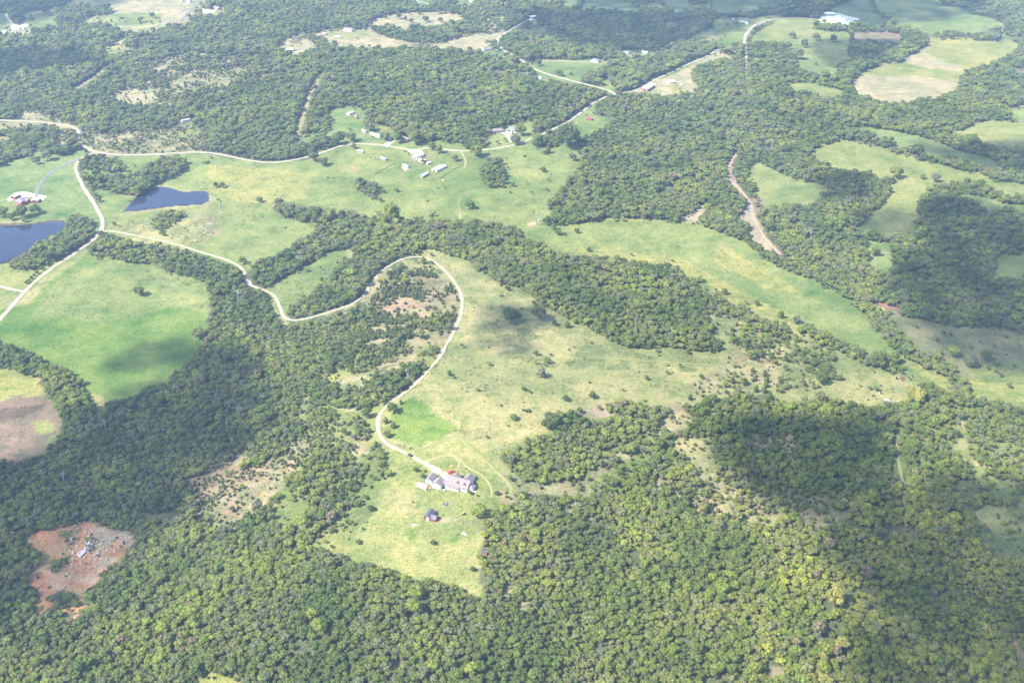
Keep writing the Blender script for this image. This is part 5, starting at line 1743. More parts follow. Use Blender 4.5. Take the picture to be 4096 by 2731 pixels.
# ---- red farm on the left lawn
building("barn", "red-walled workshop with white roof, leftmost of the lawn farm", "barn", "L", 585, 405, 200, -115, 7.0, 3.0, 1.4, W_RED, R_WHITE, "barn")
t = building("ranch_house", "grey-roofed red house at the centre of lawn farm", "house", "L", 860, 590, 420, -130, 10.5, 3.0, 3.0, W_RED, R_GREY, "house", "hip")
w_ = link("wing_wall", sub(gable_walls(7, 6.5, 2.8, 2.4), -3.2, -5.6, math.pi / 2).mesh("wing_wall", W_RED), t)
link("wing_roof", sub(gable_roof(7.2, 6.5, 2.8, 2.4, .4), -3.2, -5.6, math.pi / 2).mesh("wing_roof", R_GREY), w_)
w_ = link("wing_wall", sub(gable_walls(5, 5.0, 2.8, 2.0), 4.4, -5.2, math.pi / 2).mesh("wing_wall", W_RED), t)
link("wing_roof", sub(gable_roof(5.2, 5.0, 2.8, 2.0, .4), 4.4, -5.2, math.pi / 2).mesh("wing_roof", R_PINK), w_)
building("garage", "red garage with pale roof, rightmost of the lawn farm", "garage", "L", 1390, 580, 90, -110, 8.0, 2.8, 1.6, W_RED, R_METAL, "barn")

# ---- bales, junk, bridge, fences
t = thing("hay_bale", "pale round bale standing in the cropped pasture", "hay bale", at("U", 1002, 1010), .5)
link("roll", MB().tube((-.8, 0, .85), (.8, 0, .85), 1.0, 1.0, 14).mesh("roll", mat("straw", (0.60, 0.56, 0.38), .95, .15, 4)), t)
link("net_wrap", MB().tube((-.5, 0, .85), (.5, 0, .85), 1.02, 1.02, 14).mesh("net_wrap", W_CREAM), t)
for lb, cr, x, y, rz, m_ in (("rusty machine with a tall frame beside white barn", "T", 1690, 905, .4, M_RUST), ("blue-grey machine left of the rusty one by barn", "T", 1570, 850, -.3, P_BLUE), ("orange machine in front of long green-roofed house", "T", 550, 375, .2, mat("orange paint", (0.62, 0.27, 0.06), .5))):
    t = thing("farm_machine", lb, "machine", at(cr, x, y), rz)
    link("body", MB().box(-1.5, .6, -.6, .6, .5, 1.5).box(.6, 1.7, -.4, .4, .6, 1.25).mesh("body", m_), t)
    link("cab", MB().box(-.9, .3, -.5, .5, 1.5, 2.4).mesh("cab", M_GLASS), t)
    for X, r_ in ((-.9, .75), (1.2, .5)):
        for s in (-1, 1):
            link("wheel", MB().tube((X, s * .6, r_ - .12), (X, s * .95, r_ - .12), r_, r_, 10).mesh("wheel", M_TYRE), t)
t = thing("scrap_heap", "blue and white scrap heap in the red washed-out clearing", "debris", at("Q", 900, 920), math.radians(80))
rs_ = random.Random(5)
for k in range(46):
    x = rs_.uniform(-7.5, 7.5)
    y = rs_.gauss(0, 1.3)
    b_ = MB().box(-rs_.uniform(.4, 1.4), rs_.uniform(.4, 1.4), -rs_.uniform(.3, .8), rs_.uniform(.3, .8), -.1, rs_.uniform(.05, .5))
    b_.xform(Matrix.Translation((x, y, .25 + .5 * math.exp(-(y / 1.6) ** 2))) @ Matrix.Rotation(rs_.uniform(0, 6), 4, 'Z') @ Matrix.Rotation(rs_.uniform(-.5, .5), 4, 'X'))
    link("scrap", b_.mesh("scrap", [W_GREY, R_METAL, mat("faded blue scrap", (0.26, 0.27, 0.48), .6), W_GREY][k % 4 if x < 2 else (k % 2) + 2]), t)
rb = MB()
for k in range(260):
    p_ = pix("D1", rs_.uniform(560, 1110), rs_.uniform(205, 700))
    if not any(inside(np.array([p_[0]]), np.array([p_[1]]), q_[0])[0] for q_ in COVER if q_[1] in ("red", "rock")):
        continue
    gx, gy, gz = ground_at(*p_)
    r_ = rs_.uniform(.25, 1.1) ** 1.5
    o_ = len(rb.v)
    lump(rb, (float(gx), float(gy), float(gz) + r_ * .3), r_, .6, rs_)
tag(link("rubble", rb.mesh("rubble", mat("pinkish rock", (0.42, 0.32, 0.26), .95, .2))), "pale rocks strewn over the red washed-out clearing", "rubble", None, "stuff")
t = thing("culvert_bridge", "low rusty culvert crossing where drive meets the creek", "bridge", at("B1", 2105, 958), math.radians(-60))
link("deck", MB().box(-4.5, 4.5, -2.6, 2.6, -1.2, .5).mesh("deck", M_CONC), t)
for s in (-1, 1):
    rl = link("rail", MB().box(-4.5, 4.5, s * 2.5 - .12, s * 2.5 + .12, .95, 1.15).mesh("rail", M_RUST), t)
    for x in (-4.2, -1.4, 1.4, 4.2):
        link("post", MB().box(x - .1, x + .1, s * 2.5 - .1, s * 2.5 + .1, .3, .95).mesh("post", M_RUST), rl)


def fence(label, crop, text, step=4.0, h=1.25):
    p = pts(crop, text)
    gx, gy, _ = ground_at(p[:, 0], p[:, 1])
    P = np.stack([gx, gy], 1)
    d = np.r_[0, np.cumsum(np.hypot(*np.diff(P, axis=0).T))]
    n = int(d[-1] / step) + 1
    tt = np.linspace(0, d[-1], n)
    X, Y = np.interp(tt, d, P[:, 0]), np.interp(tt, d, P[:, 1])
    o = Vector((X[0], Y[0], hz(X[0], Y[0])))
    t = thing("field_fence", label, "fence", o)
    Z = [hz(a_, b_) for a_, b_ in zip(X, Y)]
    pm = MB().box(-.08, .08, -.08, .08, -.4, h).mesh("post", M_WOOD)
    for a_, b_, c in zip(X, Y, Z):
        link("post", pm, t, (a_ - o.x, b_ - o.y, c - o.z))
    for f_ in (.45, .95):
        mb = MB()
        for k in range(n - 1):
            mb.tube((X[k] - o.x, Y[k] - o.y, Z[k] - o.z + h * f_), (X[k + 1] - o.x, Y[k + 1] - o.y, Z[k + 1] - o.z + h * f_), .045, .045, 4)
        link("rail", mb.mesh("rail", M_WOOD), t)
    return (X, Y)


F1 = fence("overgrown dark fence slanting down the pasture from the barns", "T", "620,1560 800,1460 1000,1330 1260,1195")
F2 = fence("overgrown dark fence line right of the open cattle shed", "U", "925,945 1070,860 1250,745 1460,640")
fence("thin fence from the white barn down to pasture corner", "T", "1750,1090 1640,1130 1520,1220 1380,1200")
fence("thin rail fence along the woods at the hayfield corner", "D2", "640,395 760,425 900,450")
fence("white rail fence beside the top hedge-lined road", "H", "640,320 780,315 980,335")

# ------------------------------------------------------------------ cattle
def cow_mesh():
    bm = bmesh.new()
    sk = bm.verts.layers.skin.verify()
    V = {}

    def v(n, x, y, z, r):
        q = bm.verts.new((x, y, z))
        q[sk].radius = (r, r * 1.05)
        V[n] = q

    v("rump", -.75, 0, 1.12, .30); v("mid", -.2, 0, 1.08, .36); v("chest", .45, 0, 1.10, .34); v("neck", .85, 0, 1.25, .2); v("head", 1.15, 0, 1.25, .14); v("nose", 1.42, 0, 1.05, .09)
    for s, k in ((-1, "l"), (1, "r")):
        v("fh" + k, .48, s * .22, .75, .12); v("fk" + k, .5, s * .22, .42, .07); v("ff" + k, .5, s * .22, .03, .06)
        v("hh" + k, -.72, s * .22, .8, .16); v("hk" + k, -.62, s * .22, .6, .09); v("ho" + k, -.82, s * .22, .4, .065); v("hf" + k, -.75, s * .22, .03, .06)
    v("tail", -1.05, 0, 1.05, .05); v("tail2", -1.12, 0, .55, .04)
    E = [("rump", "mid"), ("mid", "chest"), ("chest", "neck"), ("neck", "head"), ("head", "nose"), ("rump", "tail"), ("tail", "tail2")]
    for k in "lr":
        E += [("chest", "fh" + k), ("fh" + k, "fk" + k), ("fk" + k, "ff" + k), ("rump", "hh" + k), ("hh" + k, "hk" + k), ("hk" + k, "ho" + k), ("ho" + k, "hf" + k)]
    for a_, b_ in E:
        bm.edges.new((V[a_], V[b_]))
    V["mid"][sk].use_root = True
    me = bpy.data.meshes.new("cow")
    bm.to_mesh(me)
    bm.free()
    o = bpy.data.objects.new("cow_shape", me)
    COL.objects.link(o)
    o.modifiers.new("s", 'SKIN')
    sb = o.modifiers.new("d", 'SUBSURF')
    sb.levels = 1
    dg = bpy.context.evaluated_depsgraph_get()
    out = bpy.data.meshes.new_from_object(o.evaluated_get(dg))
    bpy.data.objects.remove(o)
    return out


COW = [cow_mesh() for _ in range(2)]
for m_, c_ in zip(COW, (mat("black hide", (0.02, 0.018, 0.017), .8), mat("brown hide", (0.17, 0.075, 0.04), .8))):
    m_.materials.clear()
    m_.materials.append(c_)
cows = [(1020, 530, 0), (1060, 560, 0), (1185, 530, 1), (1245, 520, 1), (1310, 510, 1), (1270, 590, 1), (1315, 605, 1), (1250, 360, 0), (1290, 320, 0), (1320, 325, 0), (1365, 375, 0), (1510, 520, 0), (1650, 465, 0), (1605, 595, 0),
        (415, 830, 0), (415, 1050, 0), (440, 1145, 0), (115, 1230, 0), (500, 180, 0), (175, 310, 0)]
nth = ["first", "second", "third", "fourth", "fifth", "sixth", "seventh", "eighth", "ninth", "tenth", "eleventh", "twelfth", "thirteenth", "fourteenth", "fifteenth", "sixteenth", "seventeenth", "eighteenth", "nineteenth", "twentieth"]
for cid, nm_ in ((1, "reddish-brown"), (0, "dark")):
    lst = sorted([c for c in cows if c[2] == cid])
    for k, (x, y, _) in enumerate(lst):
        o = link("cow", COW[cid], None, at("C", x, y), (0, 0, RNG.uniform(0, 6.28)))
        o.scale = (1.15,) * 3
        tag(o, "%s cow grazing the pale glade, %s from the left of %d" % (nm_, nth[k], len(lst)), "cow", "cattle grazing in the glade")

# ------------------------------------------------------------------ single trees one can tell apart
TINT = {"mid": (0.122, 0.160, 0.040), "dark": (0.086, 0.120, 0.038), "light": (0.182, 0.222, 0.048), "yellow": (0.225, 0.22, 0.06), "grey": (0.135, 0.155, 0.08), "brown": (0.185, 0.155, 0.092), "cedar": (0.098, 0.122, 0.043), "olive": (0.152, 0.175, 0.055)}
TREES = []      # individuals


def one_tree(kind, var, loc, scale, rz, tint, label, group=None, name=None):
    crown, trunk = MESH[kind][var % len(MESH[kind])]
    nm = name or {"broad": "broadleaf_tree", "big": "oak_tree", "open": "broadleaf_tree", "openbig": "oak_tree", "cedar": "cedar_tree", "shrub": "bush", "bare": "dead_tree"}[kind]
    t = tag(link(nm, None, None, loc, (0, 0, rz)), label, "bush" if kind == "shrub" else "tree", group)
    t.scale = scale if isinstance(scale, tuple) else (scale,) * 3
    a_ = link("trunk", trunk, t)
    b_ = link("branches" if kind == "bare" else "crown", crown, t)
    b_["tint"] = [float(c) for c in tint]
    TREES.append(t)
    return t


def lone(where, crop, items, what="tree", group=None):
    """items: x, y of the foot, crown width in crop pixels, kind, tint"""
    s = CROPS[crop][2]
    items = sorted(items)
    for k, (x, y, d, kind, ti) in enumerate(items):
        p = at(crop, x, y)
        _, _, dep = project(p.x, p.y, p.z)
        wid = d * s * dep / FPX
        base = {"broad": 6.6, "big": 9.6, "cedar": 3.6, "shrub": 3.0, "bare": 7.0}[kind]
        sc = wid / base
        adj = {"mid": "green", "dark": "dark green", "light": "light green", "yellow": "yellow-green", "grey": "grey-green", "brown": "brownish", "cedar": "dark", "olive": "olive green"}[ti]
        if kind == "bare":
            adj = "bare grey"
        lab = "%s %s %s" % (adj, what, where)
        if len(items) > 1:
            lab = "%s, %s from left" % (lab, nth[k])
        if len(lab.split()) > 16:
            lab = lab[len(adj) + 1:]
        if kind in ("broad", "big"):
            kind = {"broad": "open", "big": "openbig"}[kind] if not where.startswith(("in the low woods", "bright green in the canopy", "bright green in the shaded", "glowing")) else kind
        c = np.array(TINT[ti]) * RNG.uniform(.9, 1.12)
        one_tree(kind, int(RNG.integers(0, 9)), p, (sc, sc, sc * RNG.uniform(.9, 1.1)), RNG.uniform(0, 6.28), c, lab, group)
        px, py, _ = project(p.x, p.y, p.z + 3 * sc)
        LONE.append((p.x, p.y, wid * .5, float(px), float(py), wid * .42 * FPX / dep))


LONE = []
lone("standing alone in the big left meadow", "B1", [(1188, 1062, 90, "big", "dark")])
lone("in the row beside the left road", "B1", [(225, 965, 34, "broad", "dark"), (245, 947, 30, "broad", "dark"), (268, 927, 32, "broad", "dark"), (291, 902, 28, "broad", "dark"), (316, 883, 34, "broad", "dark"), (361, 850, 36, "broad", "dark"), (406, 815, 30, "broad", "dark"), (431, 802, 28, "broad", "dark")], "small round tree", "small trees lined up beside the road")
lone("near the road bend by the straight-dam pond", "B1", [(840, 272, 46, "broad", "dark")], "small tree")
lone("beside the bend of drive above the creek", "B1", [(2062, 795, 72, "broad", "mid")])
lone("in the meadow right of the straight-dam pond", "B1", [(1832, 148, 46, "broad", "dark"), (1890, 150, 50, "broad", "mid"), (2205, 272, 48, "broad", "grey")], "small tree", "small trees right of the pond")
lone("at the upper left corner of the straight-dam pond", "B1", [(1150, 220, 82, "broad", "light")], "willow")
lone("below the red farm, above the left pond", "B1", [(190, 405, 110, "big", "dark"), (302, 375, 92, "big", "dark"), (28, 395, 100, "big", "mid"), (95, 425, 60, "broad", "mid"), (210, 442, 46, "broad", "olive")], "tree", "trees below the red farm")
lone("at the foot of the left pond", "B1", [(108, 838, 42, "broad", "dark")], "small tree")
lone("rising tall with a long shadow above the creek wood", "B2", [(1205, 475, 130, "big", "light")], "cottonwood")
TREES[-1].scale.z *= 1.75
lone("in the pasture above the creek wood", "B2", [(1055, 422, 40, "broad", "mid"), (1242, 188, 38, "broad", "dark"), (1136, 198, 30, "broad", "dark"), (1110, 272, 36, "broad", "dark"), (85, 275, 50, "broad", "grey"), (1862, 330, 84, "broad", "dark"), (2230, 142, 36, "broad", "dark"), (2140, 118, 64, "broad", "grey")], "small tree", "small trees in the pasture")
lone("in the hedge pointing into the centre meadow", "B2", [(250, 305, 80, "broad", "grey"), (345, 350, 92, "broad", "grey"), (432, 382, 95, "broad", "grey"), (545, 445, 150, "big", "dark"), (672, 440, 120, "big", "olive")], "tree", "trees of the centre hedge")
lone("on the grass at the top of drive loop", "B2", [(1572, 682, 58, "broad", "mid"), (1540, 732, 34, "broad", "dark"), (1472, 795, 48, "cedar", "olive"), (1540, 797, 36, "broad", "dark")], "small tree", "small trees at the loop top")
lone("on the pale plateau right of the loop", "B2", [(2130, 1072, 48, "shrub", "dark"), (2182, 1022, 48, "broad", "dark")], "small tree")
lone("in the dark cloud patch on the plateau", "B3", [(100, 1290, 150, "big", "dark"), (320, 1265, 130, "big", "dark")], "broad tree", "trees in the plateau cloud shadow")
lone("scattered below the plateau wood edge", "B3", [(460, 1318, 54, "broad", "dark"), (570, 1335, 54, "cedar", "cedar"), (290, 1142, 40, "broad", "dark"), (180, 1180, 36, "shrub", "dark")], "small tree", "small trees below the wood edge")
lone("at the left tip of the river meadow", "B3", [(490, 550, 60, "broad", "mid"), (652, 535, 46, "broad", "dark"), (456, 505, 52, "broad", "mid"), (395, 470, 80, "broad", "dark"), (550, 555, 30, "broad", "dark")], "small tree", "small trees at the meadow tip")
lone("with pale branches at the left tip of river meadow", "B3", [(330, 470, 110, "bare", "grey")], "dead tree")
lone("along the lower edge of the river meadow", "B3", [(750, 692, 42, "broad", "dark"), (1690, 955, 46, "cedar", "olive"), (1900, 1055, 60, "broad", "dark"), (2175, 1152, 52, "broad", "mid")], "small tree", "small trees edging the river meadow")
lone("alone in the small bright green glade at right", "B4", [(1066, 728, 84, "broad", "mid")], "round tree")
lone("at the lower margin of the river meadow's right half", "B4", [(265, 1255, 62, "broad", "mid"), (400, 1300, 70, "broad", "grey"), (740, 1525, 62, "broad", "mid")], "small tree")
lone("with white branches in the riverside wood", "B4", [(520, 600, 100, "bare", "grey")], "dead tree")
lone("on the far pale pasture below the farmyard", "A4", [(360, 328, 62, "broad", "grey"), (466, 404, 66, "broad", "grey"), (570, 348, 72, "broad", "grey"), (711, 360, 62, "broad", "dark"), (565, 553, 30, "broad", "grey"), (752, 605, 100, "big", "dark"), (412, 505, 90, "big", "grey"), (325, 415, 50, "broad", "grey")], "tree", "trees on the far pasture")
lone("standing tall in the long field hedge at right", "A4", [(1432, 1322, 88, "big", "dark")], "tree")
lone("in the right-hand pale field below the hedge", "A4", [(1468, 1520, 48, "broad", "mid"), (1575, 1545, 78, "broad", "grey"), (1235, 1510, 110, "big", "olive")], "tree")
lone("dotted over the upper tan hilltop field", "A2", [(1146, 164, 38, "broad", "dark"), (1262, 164, 50, "broad", "dark"), (1317, 174, 36, "broad", "dark"), (1366, 198, 42, "broad", "dark"), (1492, 190, 56, "broad", "dark"), (1612, 190, 46, "broad", "grey"), (1350, 124, 34, "broad", "dark"), (1436, 130, 34, "broad", "dark"), (1602, 118, 66, "broad", "dark"), (1775, 125, 26, "broad", "grey")], "round tree", "round trees on the tan hilltop")
lone("beside the road near the green-roofed house", "A2", [(862, 1200, 82, "big", "mid"), (880, 1262, 46, "broad", "mid"), (540, 1368, 92, "big", "dark"), (622, 1405, 84, "big", "mid"), (1022, 1115, 84, "big", "grey"), (1150, 1188, 84, "big", "grey"), (1262, 1212, 84, "big", "mid"), (1400, 1225, 120, "big", "mid"), (1540, 1268, 74, "broad", "mid"), (745, 1225, 100, "big", "dark")], "oak", "oaks along the farm road")
lone("in the pasture right of the white barn", "A2", [(1740, 1368, 58, "broad", "grey"), (1470, 1385, 40, "broad", "dark"), (1600, 1300, 70, "broad", "olive"), (1920, 1330, 110, "big", "light")], "tree")
lone("in the yard of the pink-roofed house", "A2", [(2250, 1228, 84, "big", "grey"), (2300, 1150, 90, "big", "mid")], "tree")
lone("on the round upper lawn", "A3", [(505, 645, 62, "broad", "dark"), (600, 638, 26, "cedar", "mid"), (325, 562, 62, "broad", "grey"), (265, 540, 24, "broad", "dark")], "tree")
lone("in the pasture below the wooded road", "A3", [(365, 1460, 52, "broad", "dark"), (380, 1310, 40, "broad", "dark"), (411, 1300, 46, "cedar", "cedar"), (675, 1308, 32, "broad", "dark"), (620, 1365, 70, "broad", "grey"), (210, 1330, 40, "shrub", "dark")], "tree")
lone("beside the pasture under the wooded road", "A3", [(570, 1255, 200, "big", "dark"), (330, 1245, 120, "big", "mid"), (130, 1225, 84, "big", "grey")], "broad tree")
lone("standing in the far upper left field", "A1", [(1295, 152, 46, "broad", "dark"), (1190, 192, 52, "broad", "dark"), (385, 122, 54, "broad", "dark"), (270, 170, 60, "shrub", "dark"), (1285, 205, 30, "broad", "grey"), (910, 105, 80, "broad", "dark")], "tree")
lone("near the road fork at left", "A1", [(735, 1302, 36, "broad", "dark"), (1750, 1382, 58, "shrub", "dark"), (255, 1350, 90, "big", "grey"), (312, 1392, 62, "broad", "grey"), (405, 1360, 92, "big", "grey")], "tree")
lone("beside the drive where it bends to the house", "C2", [(985, 700, 92, "broad", "mid"), (970, 775, 52, "broad", "dark"), (1012, 828, 46, "cedar", "cedar"), (925, 858, 52, "broad", "mid"), (1215, 662, 100, "broad", "mid"), (1150, 748, 52, "cedar", "olive"), (1215, 788, 56, "cedar", "olive"), (1160, 868, 70, "broad", "olive"), (1280, 585, 32, "cedar", "cedar")], "small tree", "small trees at the drive bend")
lone("on the pale plateau above the house", "C2", [(1690, 345, 46, "broad", "dark"), (1732, 370, 30, "broad", "dark"), (1925, 475, 36, "broad", "olive"), (2240, 720, 62, "broad", "mid"), (2130, 600, 40, "shrub", "dark"), (2190, 770, 30, "shrub", "dark"), (2320, 640, 40, "shrub", "dark")], "small tree", "small trees on the plateau")
lone("on the lawn left of the garages", "C2", [(1405, 1160, 46, "broad", "dark"), (1482, 1160, 26, "broad", "mid"), (1466, 1210, 46, "broad", "dark")], "small tree", "small trees left of the garages")
lone("at the right end of the farmhouse lawn", "C2", [(2090, 1356, 46, "broad", "dark")], "small round tree")
lone("casting a broad shadow on the back lawn", "C2", [(1945, 1540, 125, "big", "light")], "large tree")
lone("at the corner of the farmhouse patio", "C2", [(1868, 1350, 40, "broad", "mid"), (1930, 1368, 22, "broad", "mid"), (1830, 1135, 22, "shrub", "dark")], "small tree")
lone("alone on the tawny back lawn", "C2", [(1382, 1418, 28, "shrub", "mid")], "bush")
lone("standing in the hayfield below the barn", "D2", [(1550, 395, 52, "broad", "dark"), (1886, 622, 50, "broad", "dark")], "small tree")
lone("in the rough ground left of the hayfield", "D2", [(1030, 108, 62, "broad", "dark"), (830, 220, 56, "broad", "mid"), (700, 68, 74, "broad", "dark"), (590, 335, 40, "cedar", "cedar"), (905, 70, 60, "broad", "mid")], "small tree", "small trees left of the hayfield")
lone("with a rusty top in the rough left of hayfield", "D2", [(690, 190, 95, "broad", "brown")], "tree")
lone("large and round where plateau meets the right wood", "C3", [(430, 785, 155, "big", "dark")], "tree")
lone("scattered over the tussocky plateau right of the house", "C3", [(560, 560, 58, "broad", "dark"), (120, 722, 52, "broad", "mid"), (240, 648, 68, "shrub", "dark"), (400, 242, 62, "broad", "mid"), (350, 358, 84, "broad", "grey"), (300, 175, 52, "broad", "dark"), (785, 535, 64, "broad", "dark"), (1592, 162, 48, "broad", "dark"), (1245, 382, 38, "broad", "dark"), (430, 170, 40, "shrub", "dark"), (200, 470, 46, "broad", "olive")], "small tree", "small trees on the tussocky plateau")
lone("on the dry glade among scattered cedars", "C3", [(2140, 315, 38, "cedar", "cedar"), (2065, 420, 74, "broad", "mid"), (1970, 410, 44, "cedar", "cedar"), (2160, 388, 38, "cedar", "cedar"), (2166, 482, 48, "cedar", "cedar"), (2236, 488, 46, "cedar", "cedar"), (2252, 442, 48, "cedar", "cedar"), (2256, 402, 44, "cedar", "cedar"), (2240, 352, 46, "cedar", "cedar"), (1610, 548, 42, "cedar", "cedar"), (2125, 208, 92, "broad", "olive"), (1705, 368, 44, "broad", "dark"), (1760, 385, 50, "shrub", "brown"), (2140, 560, 46, "cedar", "cedar"), (2275, 565, 70, "cedar", "cedar")], "small tree", "small trees on the dry glade")
lone("around the cattle glade at right", "C4", [(770, 382, 54, "broad", "mid"), (260, 412, 38, "cedar", "cedar"), (1090, 275, 155, "big", "dark"), (605, 412, 100, "big", "dark"), (1220, 240, 110, "broad", "mid"), (945, 435, 40, "shrub", "dark")], "tree", "trees around the cattle glade")
lone("turning gold beside the cattle glade", "C4", [(1405, 580, 165, "big", "yellow")], "broad tree")
lone("on the shaded right meadow", "C4", [(1760, 860, 66, "broad", "dark"), (2000, 215, 100, "broad", "dark"), (1725, 185, 110, "big", "light"), (1970, 615, 90, "broad", "dark"), (1870, 270, 110, "big", "grey"), (2180, 170, 34, "shrub", "dark")], "tree")
lone("in the shaded wood left of the hayfield hill", "C1", [(1830, 520, 70, "bare", "grey"), (1920, 790, 70, "bare", "grey"), (1970, 930, 80, "bare", "grey"), (545, 1250, 90, "bare", "grey"), (900, 800, 80, "bare", "grey")], "dead tree", "dead trees in the shaded wood")
lone("among the green woods left of the drive", "C2", [(470, 615, 70, "bare", "grey"), (1340, 370, 80, "bare", "grey"), (800, 470, 60, "bare", "grey"), (505, 1260, 80, "bare", "grey"), (120, 1560, 60, "bare", "grey")], "dead tree", "dead trees left of the drive")
lone("by the creek crossing wood", "B1", [(2020, 1110, 90, "bare", "grey"), (1700, 1440, 120, "big", "olive"), (1690, 1400, 80, "broad", "grey")], "tree")
lone("in the low woods at the picture's bottom right", "D4", [(670, 440, 110, "broad", "brown"), (990, 700, 120, "broad", "brown"), (565, 700, 70, "broad", "brown"), (575, 1180, 120, "broad", "brown"), (400, 1270, 90, "broad", "brown"), (715, 1350, 100, "broad", "brown")], "tree", "browned trees in the low woods")
lone("glowing yellow in the low woods at right", "D4", [(620, 1390, 90, "broad", "yellow"), (720, 920, 180, "big", "yellow"), (780, 1290, 130, "big", "yellow")], "tree", "yellow trees in the low woods")
lone("bright green in the shaded corner wood", "D4", [(1910, 1530, 150, "big", "light"), (1030, 60, 120, "big", "light"), (1480, 120, 80, "broad", "light")], "tree")
lone("bright green in the canopy below the hayfield", "D2", [(540, 1040, 100, "big", "light"), (600, 1160, 140, "big", "light"), (260, 720, 80, "broad", "light"), (1400, 1000, 140, "big", "light"), (1420, 880, 150, "big", "light"), (1880, 1520, 120, "big", "light"), (450, 270, 130, "big", "light")], "tree", "bright trees below the hayfield")

# keep woodland off buildings and lone trees
for x, y, r_, px, py, rp in FOOT:
    keep &= ~(np.hypot(sx - x, sy - y) < r_ + 2.0)
    keep &= ~((np.abs(sgx - px) < rp) & (sgy > py - rp * .6) & (sgy < py + rp * .55))
for x, y, r_, px, py, rp in LONE:
    keep &= ~(np.hypot(sx - x, sy - y) < r_ * .9 + 1.0)
    keep &= ~((np.abs(sgx - px) < rp * .8) & (np.abs(sgy - py) < rp * .8))

# ------------------------------------------------------------------ woodland
kx, ky, kz, ks = sx[keep], sy[keep], sz[keep], ss[keep]
kc, kS, kd = C[keep], Zs[keep], D[keep]
n = len(kx)
v1, v2, v3 = RNG.random(n), RNG.random(n), RNG.random(n)
stand = fbm(kx, ky, 60, 91, 2)
isced = v1 < np.clip(kc * (0.5 + 1.2 * stand), 0, 1)
idx = np.where(isced, FIRST["cedar"] + (v2 * COUNT["cedar"]).astype(int), FIRST["broad"] + (v2 * COUNT["broad"]).astype(int))
isbig = (~isced) & (RNG.random(n) < .03) & (kd > .8)
idx = np.where(isbig, FIRST["big"] + (v2 * COUNT["big"]).astype(int), idx)
sc = np.where(isced, RNG.uniform(.6, 1.2, n), np.clip(np.exp(RNG.normal(-.27, .27, n)), .4, 1.5) * (.72 + .62 * fbm(kx, ky, 85, 121, 2))) * kS * (ks / 3.85)
sc = np.where(isbig, sc * .85, sc)
# species tints drift through the wood
hue = fbm(kx, ky, 34, 95, 2)
base = np.array([TINT["mid"]]) * np.ones((n, 3))
q = .5 + 1.9 * (hue - .5) + .20 * RNG.normal(0, 1, n)
lut = [("dark", -9, .14), ("mid", .14, .46), ("grey", .46, .62), ("olive", .62, .88), ("light", .88, 1.14), ("brown", 1.14, 1.17), ("mid", 1.17, 9)]
for nm_, a_, b_ in lut:
    base[(q >= a_) & (q < b_)] = TINT[nm_]
base[isced] = TINT["cedar"]
base *= RNG.uniform(.88, 1.13, (n, 1))
base *= np.array([1, 1, 1]) + RNG.normal(0, .03, (n, 3))
# nearer slope on the right is yellower woodland
ppx, ppy, _ = project(kx, ky, kz)
warm = np.clip((ppx - 1500) / 1600, 0, 1) * np.clip((ppy - 1500) / 900, 0, 1) * (~isced)
base *= 1 + warm[:, None] * np.array([.38, .27, .0])
base = np.clip(base, .02, .5)

# the nearest crowns become trees of their own
pick = np.nonzero((ppx > 20) & (ppx < 4076) & (ppy < 2705) & (kd > .6))[0]
N_NEAR = max(0, 298 - sum(1 for t in TREES if t["category"] == "tree"))
near = pick[np.argsort(-ppy[pick] - 260 * sc[pick])][:N_NEAR]
look = ["pale yellow-green" if b[0] > .17 and b[1] > .17 else "olive" if b[0] > .14 else "deep green" if b[1] < .115 else "mid green" for b in base]
third = ["left third" if p < 1365 else "middle third" if p < 2730 else "right third" for p in ppx]
for i in near:
    kind, var = ORDER[idx[i]]
    one_tree(kind, var, (kx[i], ky[i], kz[i]), float(sc[i]), float(v3[i] * 6.28), base[i],
             "%s %s in the closed canopy along the bottom edge, %s" % (look[i], "cedar" if kind == "cedar" else "broadleaf tree", third[i]),
             "%s %s of the near canopy, %s" % (look[i], "cedars" if kind == "cedar" else "broadleaf trees", third[i]))
rest = np.ones(n, bool)
rest[near] = False

# scrub: low bushes in rough grass
gx_, gy_ = RNG.uniform(-1250, 1250, 420000), RNG.uniform(395, 2400, 420000)
half = .5 * (gy_ * CP + CAM_Z * SP) + 60
m = np.abs(gx_) < half
gx_, gy_ = gx_[m], gy_[m]
gz_ = h_ground(gx_, gy_)
Bd = site_cover(gx_, gy_, gz_, .4)[3]
cl = fbm(gx_, gy_, 16, 101, 2)
mk = RNG.random(len(gx_)) < 3.2 * Bd * np.clip(6 * (cl - .47), 0.04, 1.6)
for r in ROADS:
    mk &= ~near_line(gx_, gy_, r["xy"], r["w"] / 2 + 1.0)
for x, y, r_, *_ in FOOT:
    mk &= ~(np.hypot(gx_ - x, gy_ - y) < r_ + .5)
bx, by, bz = gx_[mk], gy_[mk], gz_[mk]
nb = len(bx)
bidx = FIRST["shrub"] + (RNG.random(nb) * COUNT["shrub"]).astype(int)
bsc = RNG.uniform(.22, .85, nb)
bt = np.array([.17, .195, .075]) * RNG.uniform(.75, 1.4, (nb, 1)) * np.where(RNG.random((nb, 1)) < .25, np.array([[1.1, .9, 1.0]]), 1.0)


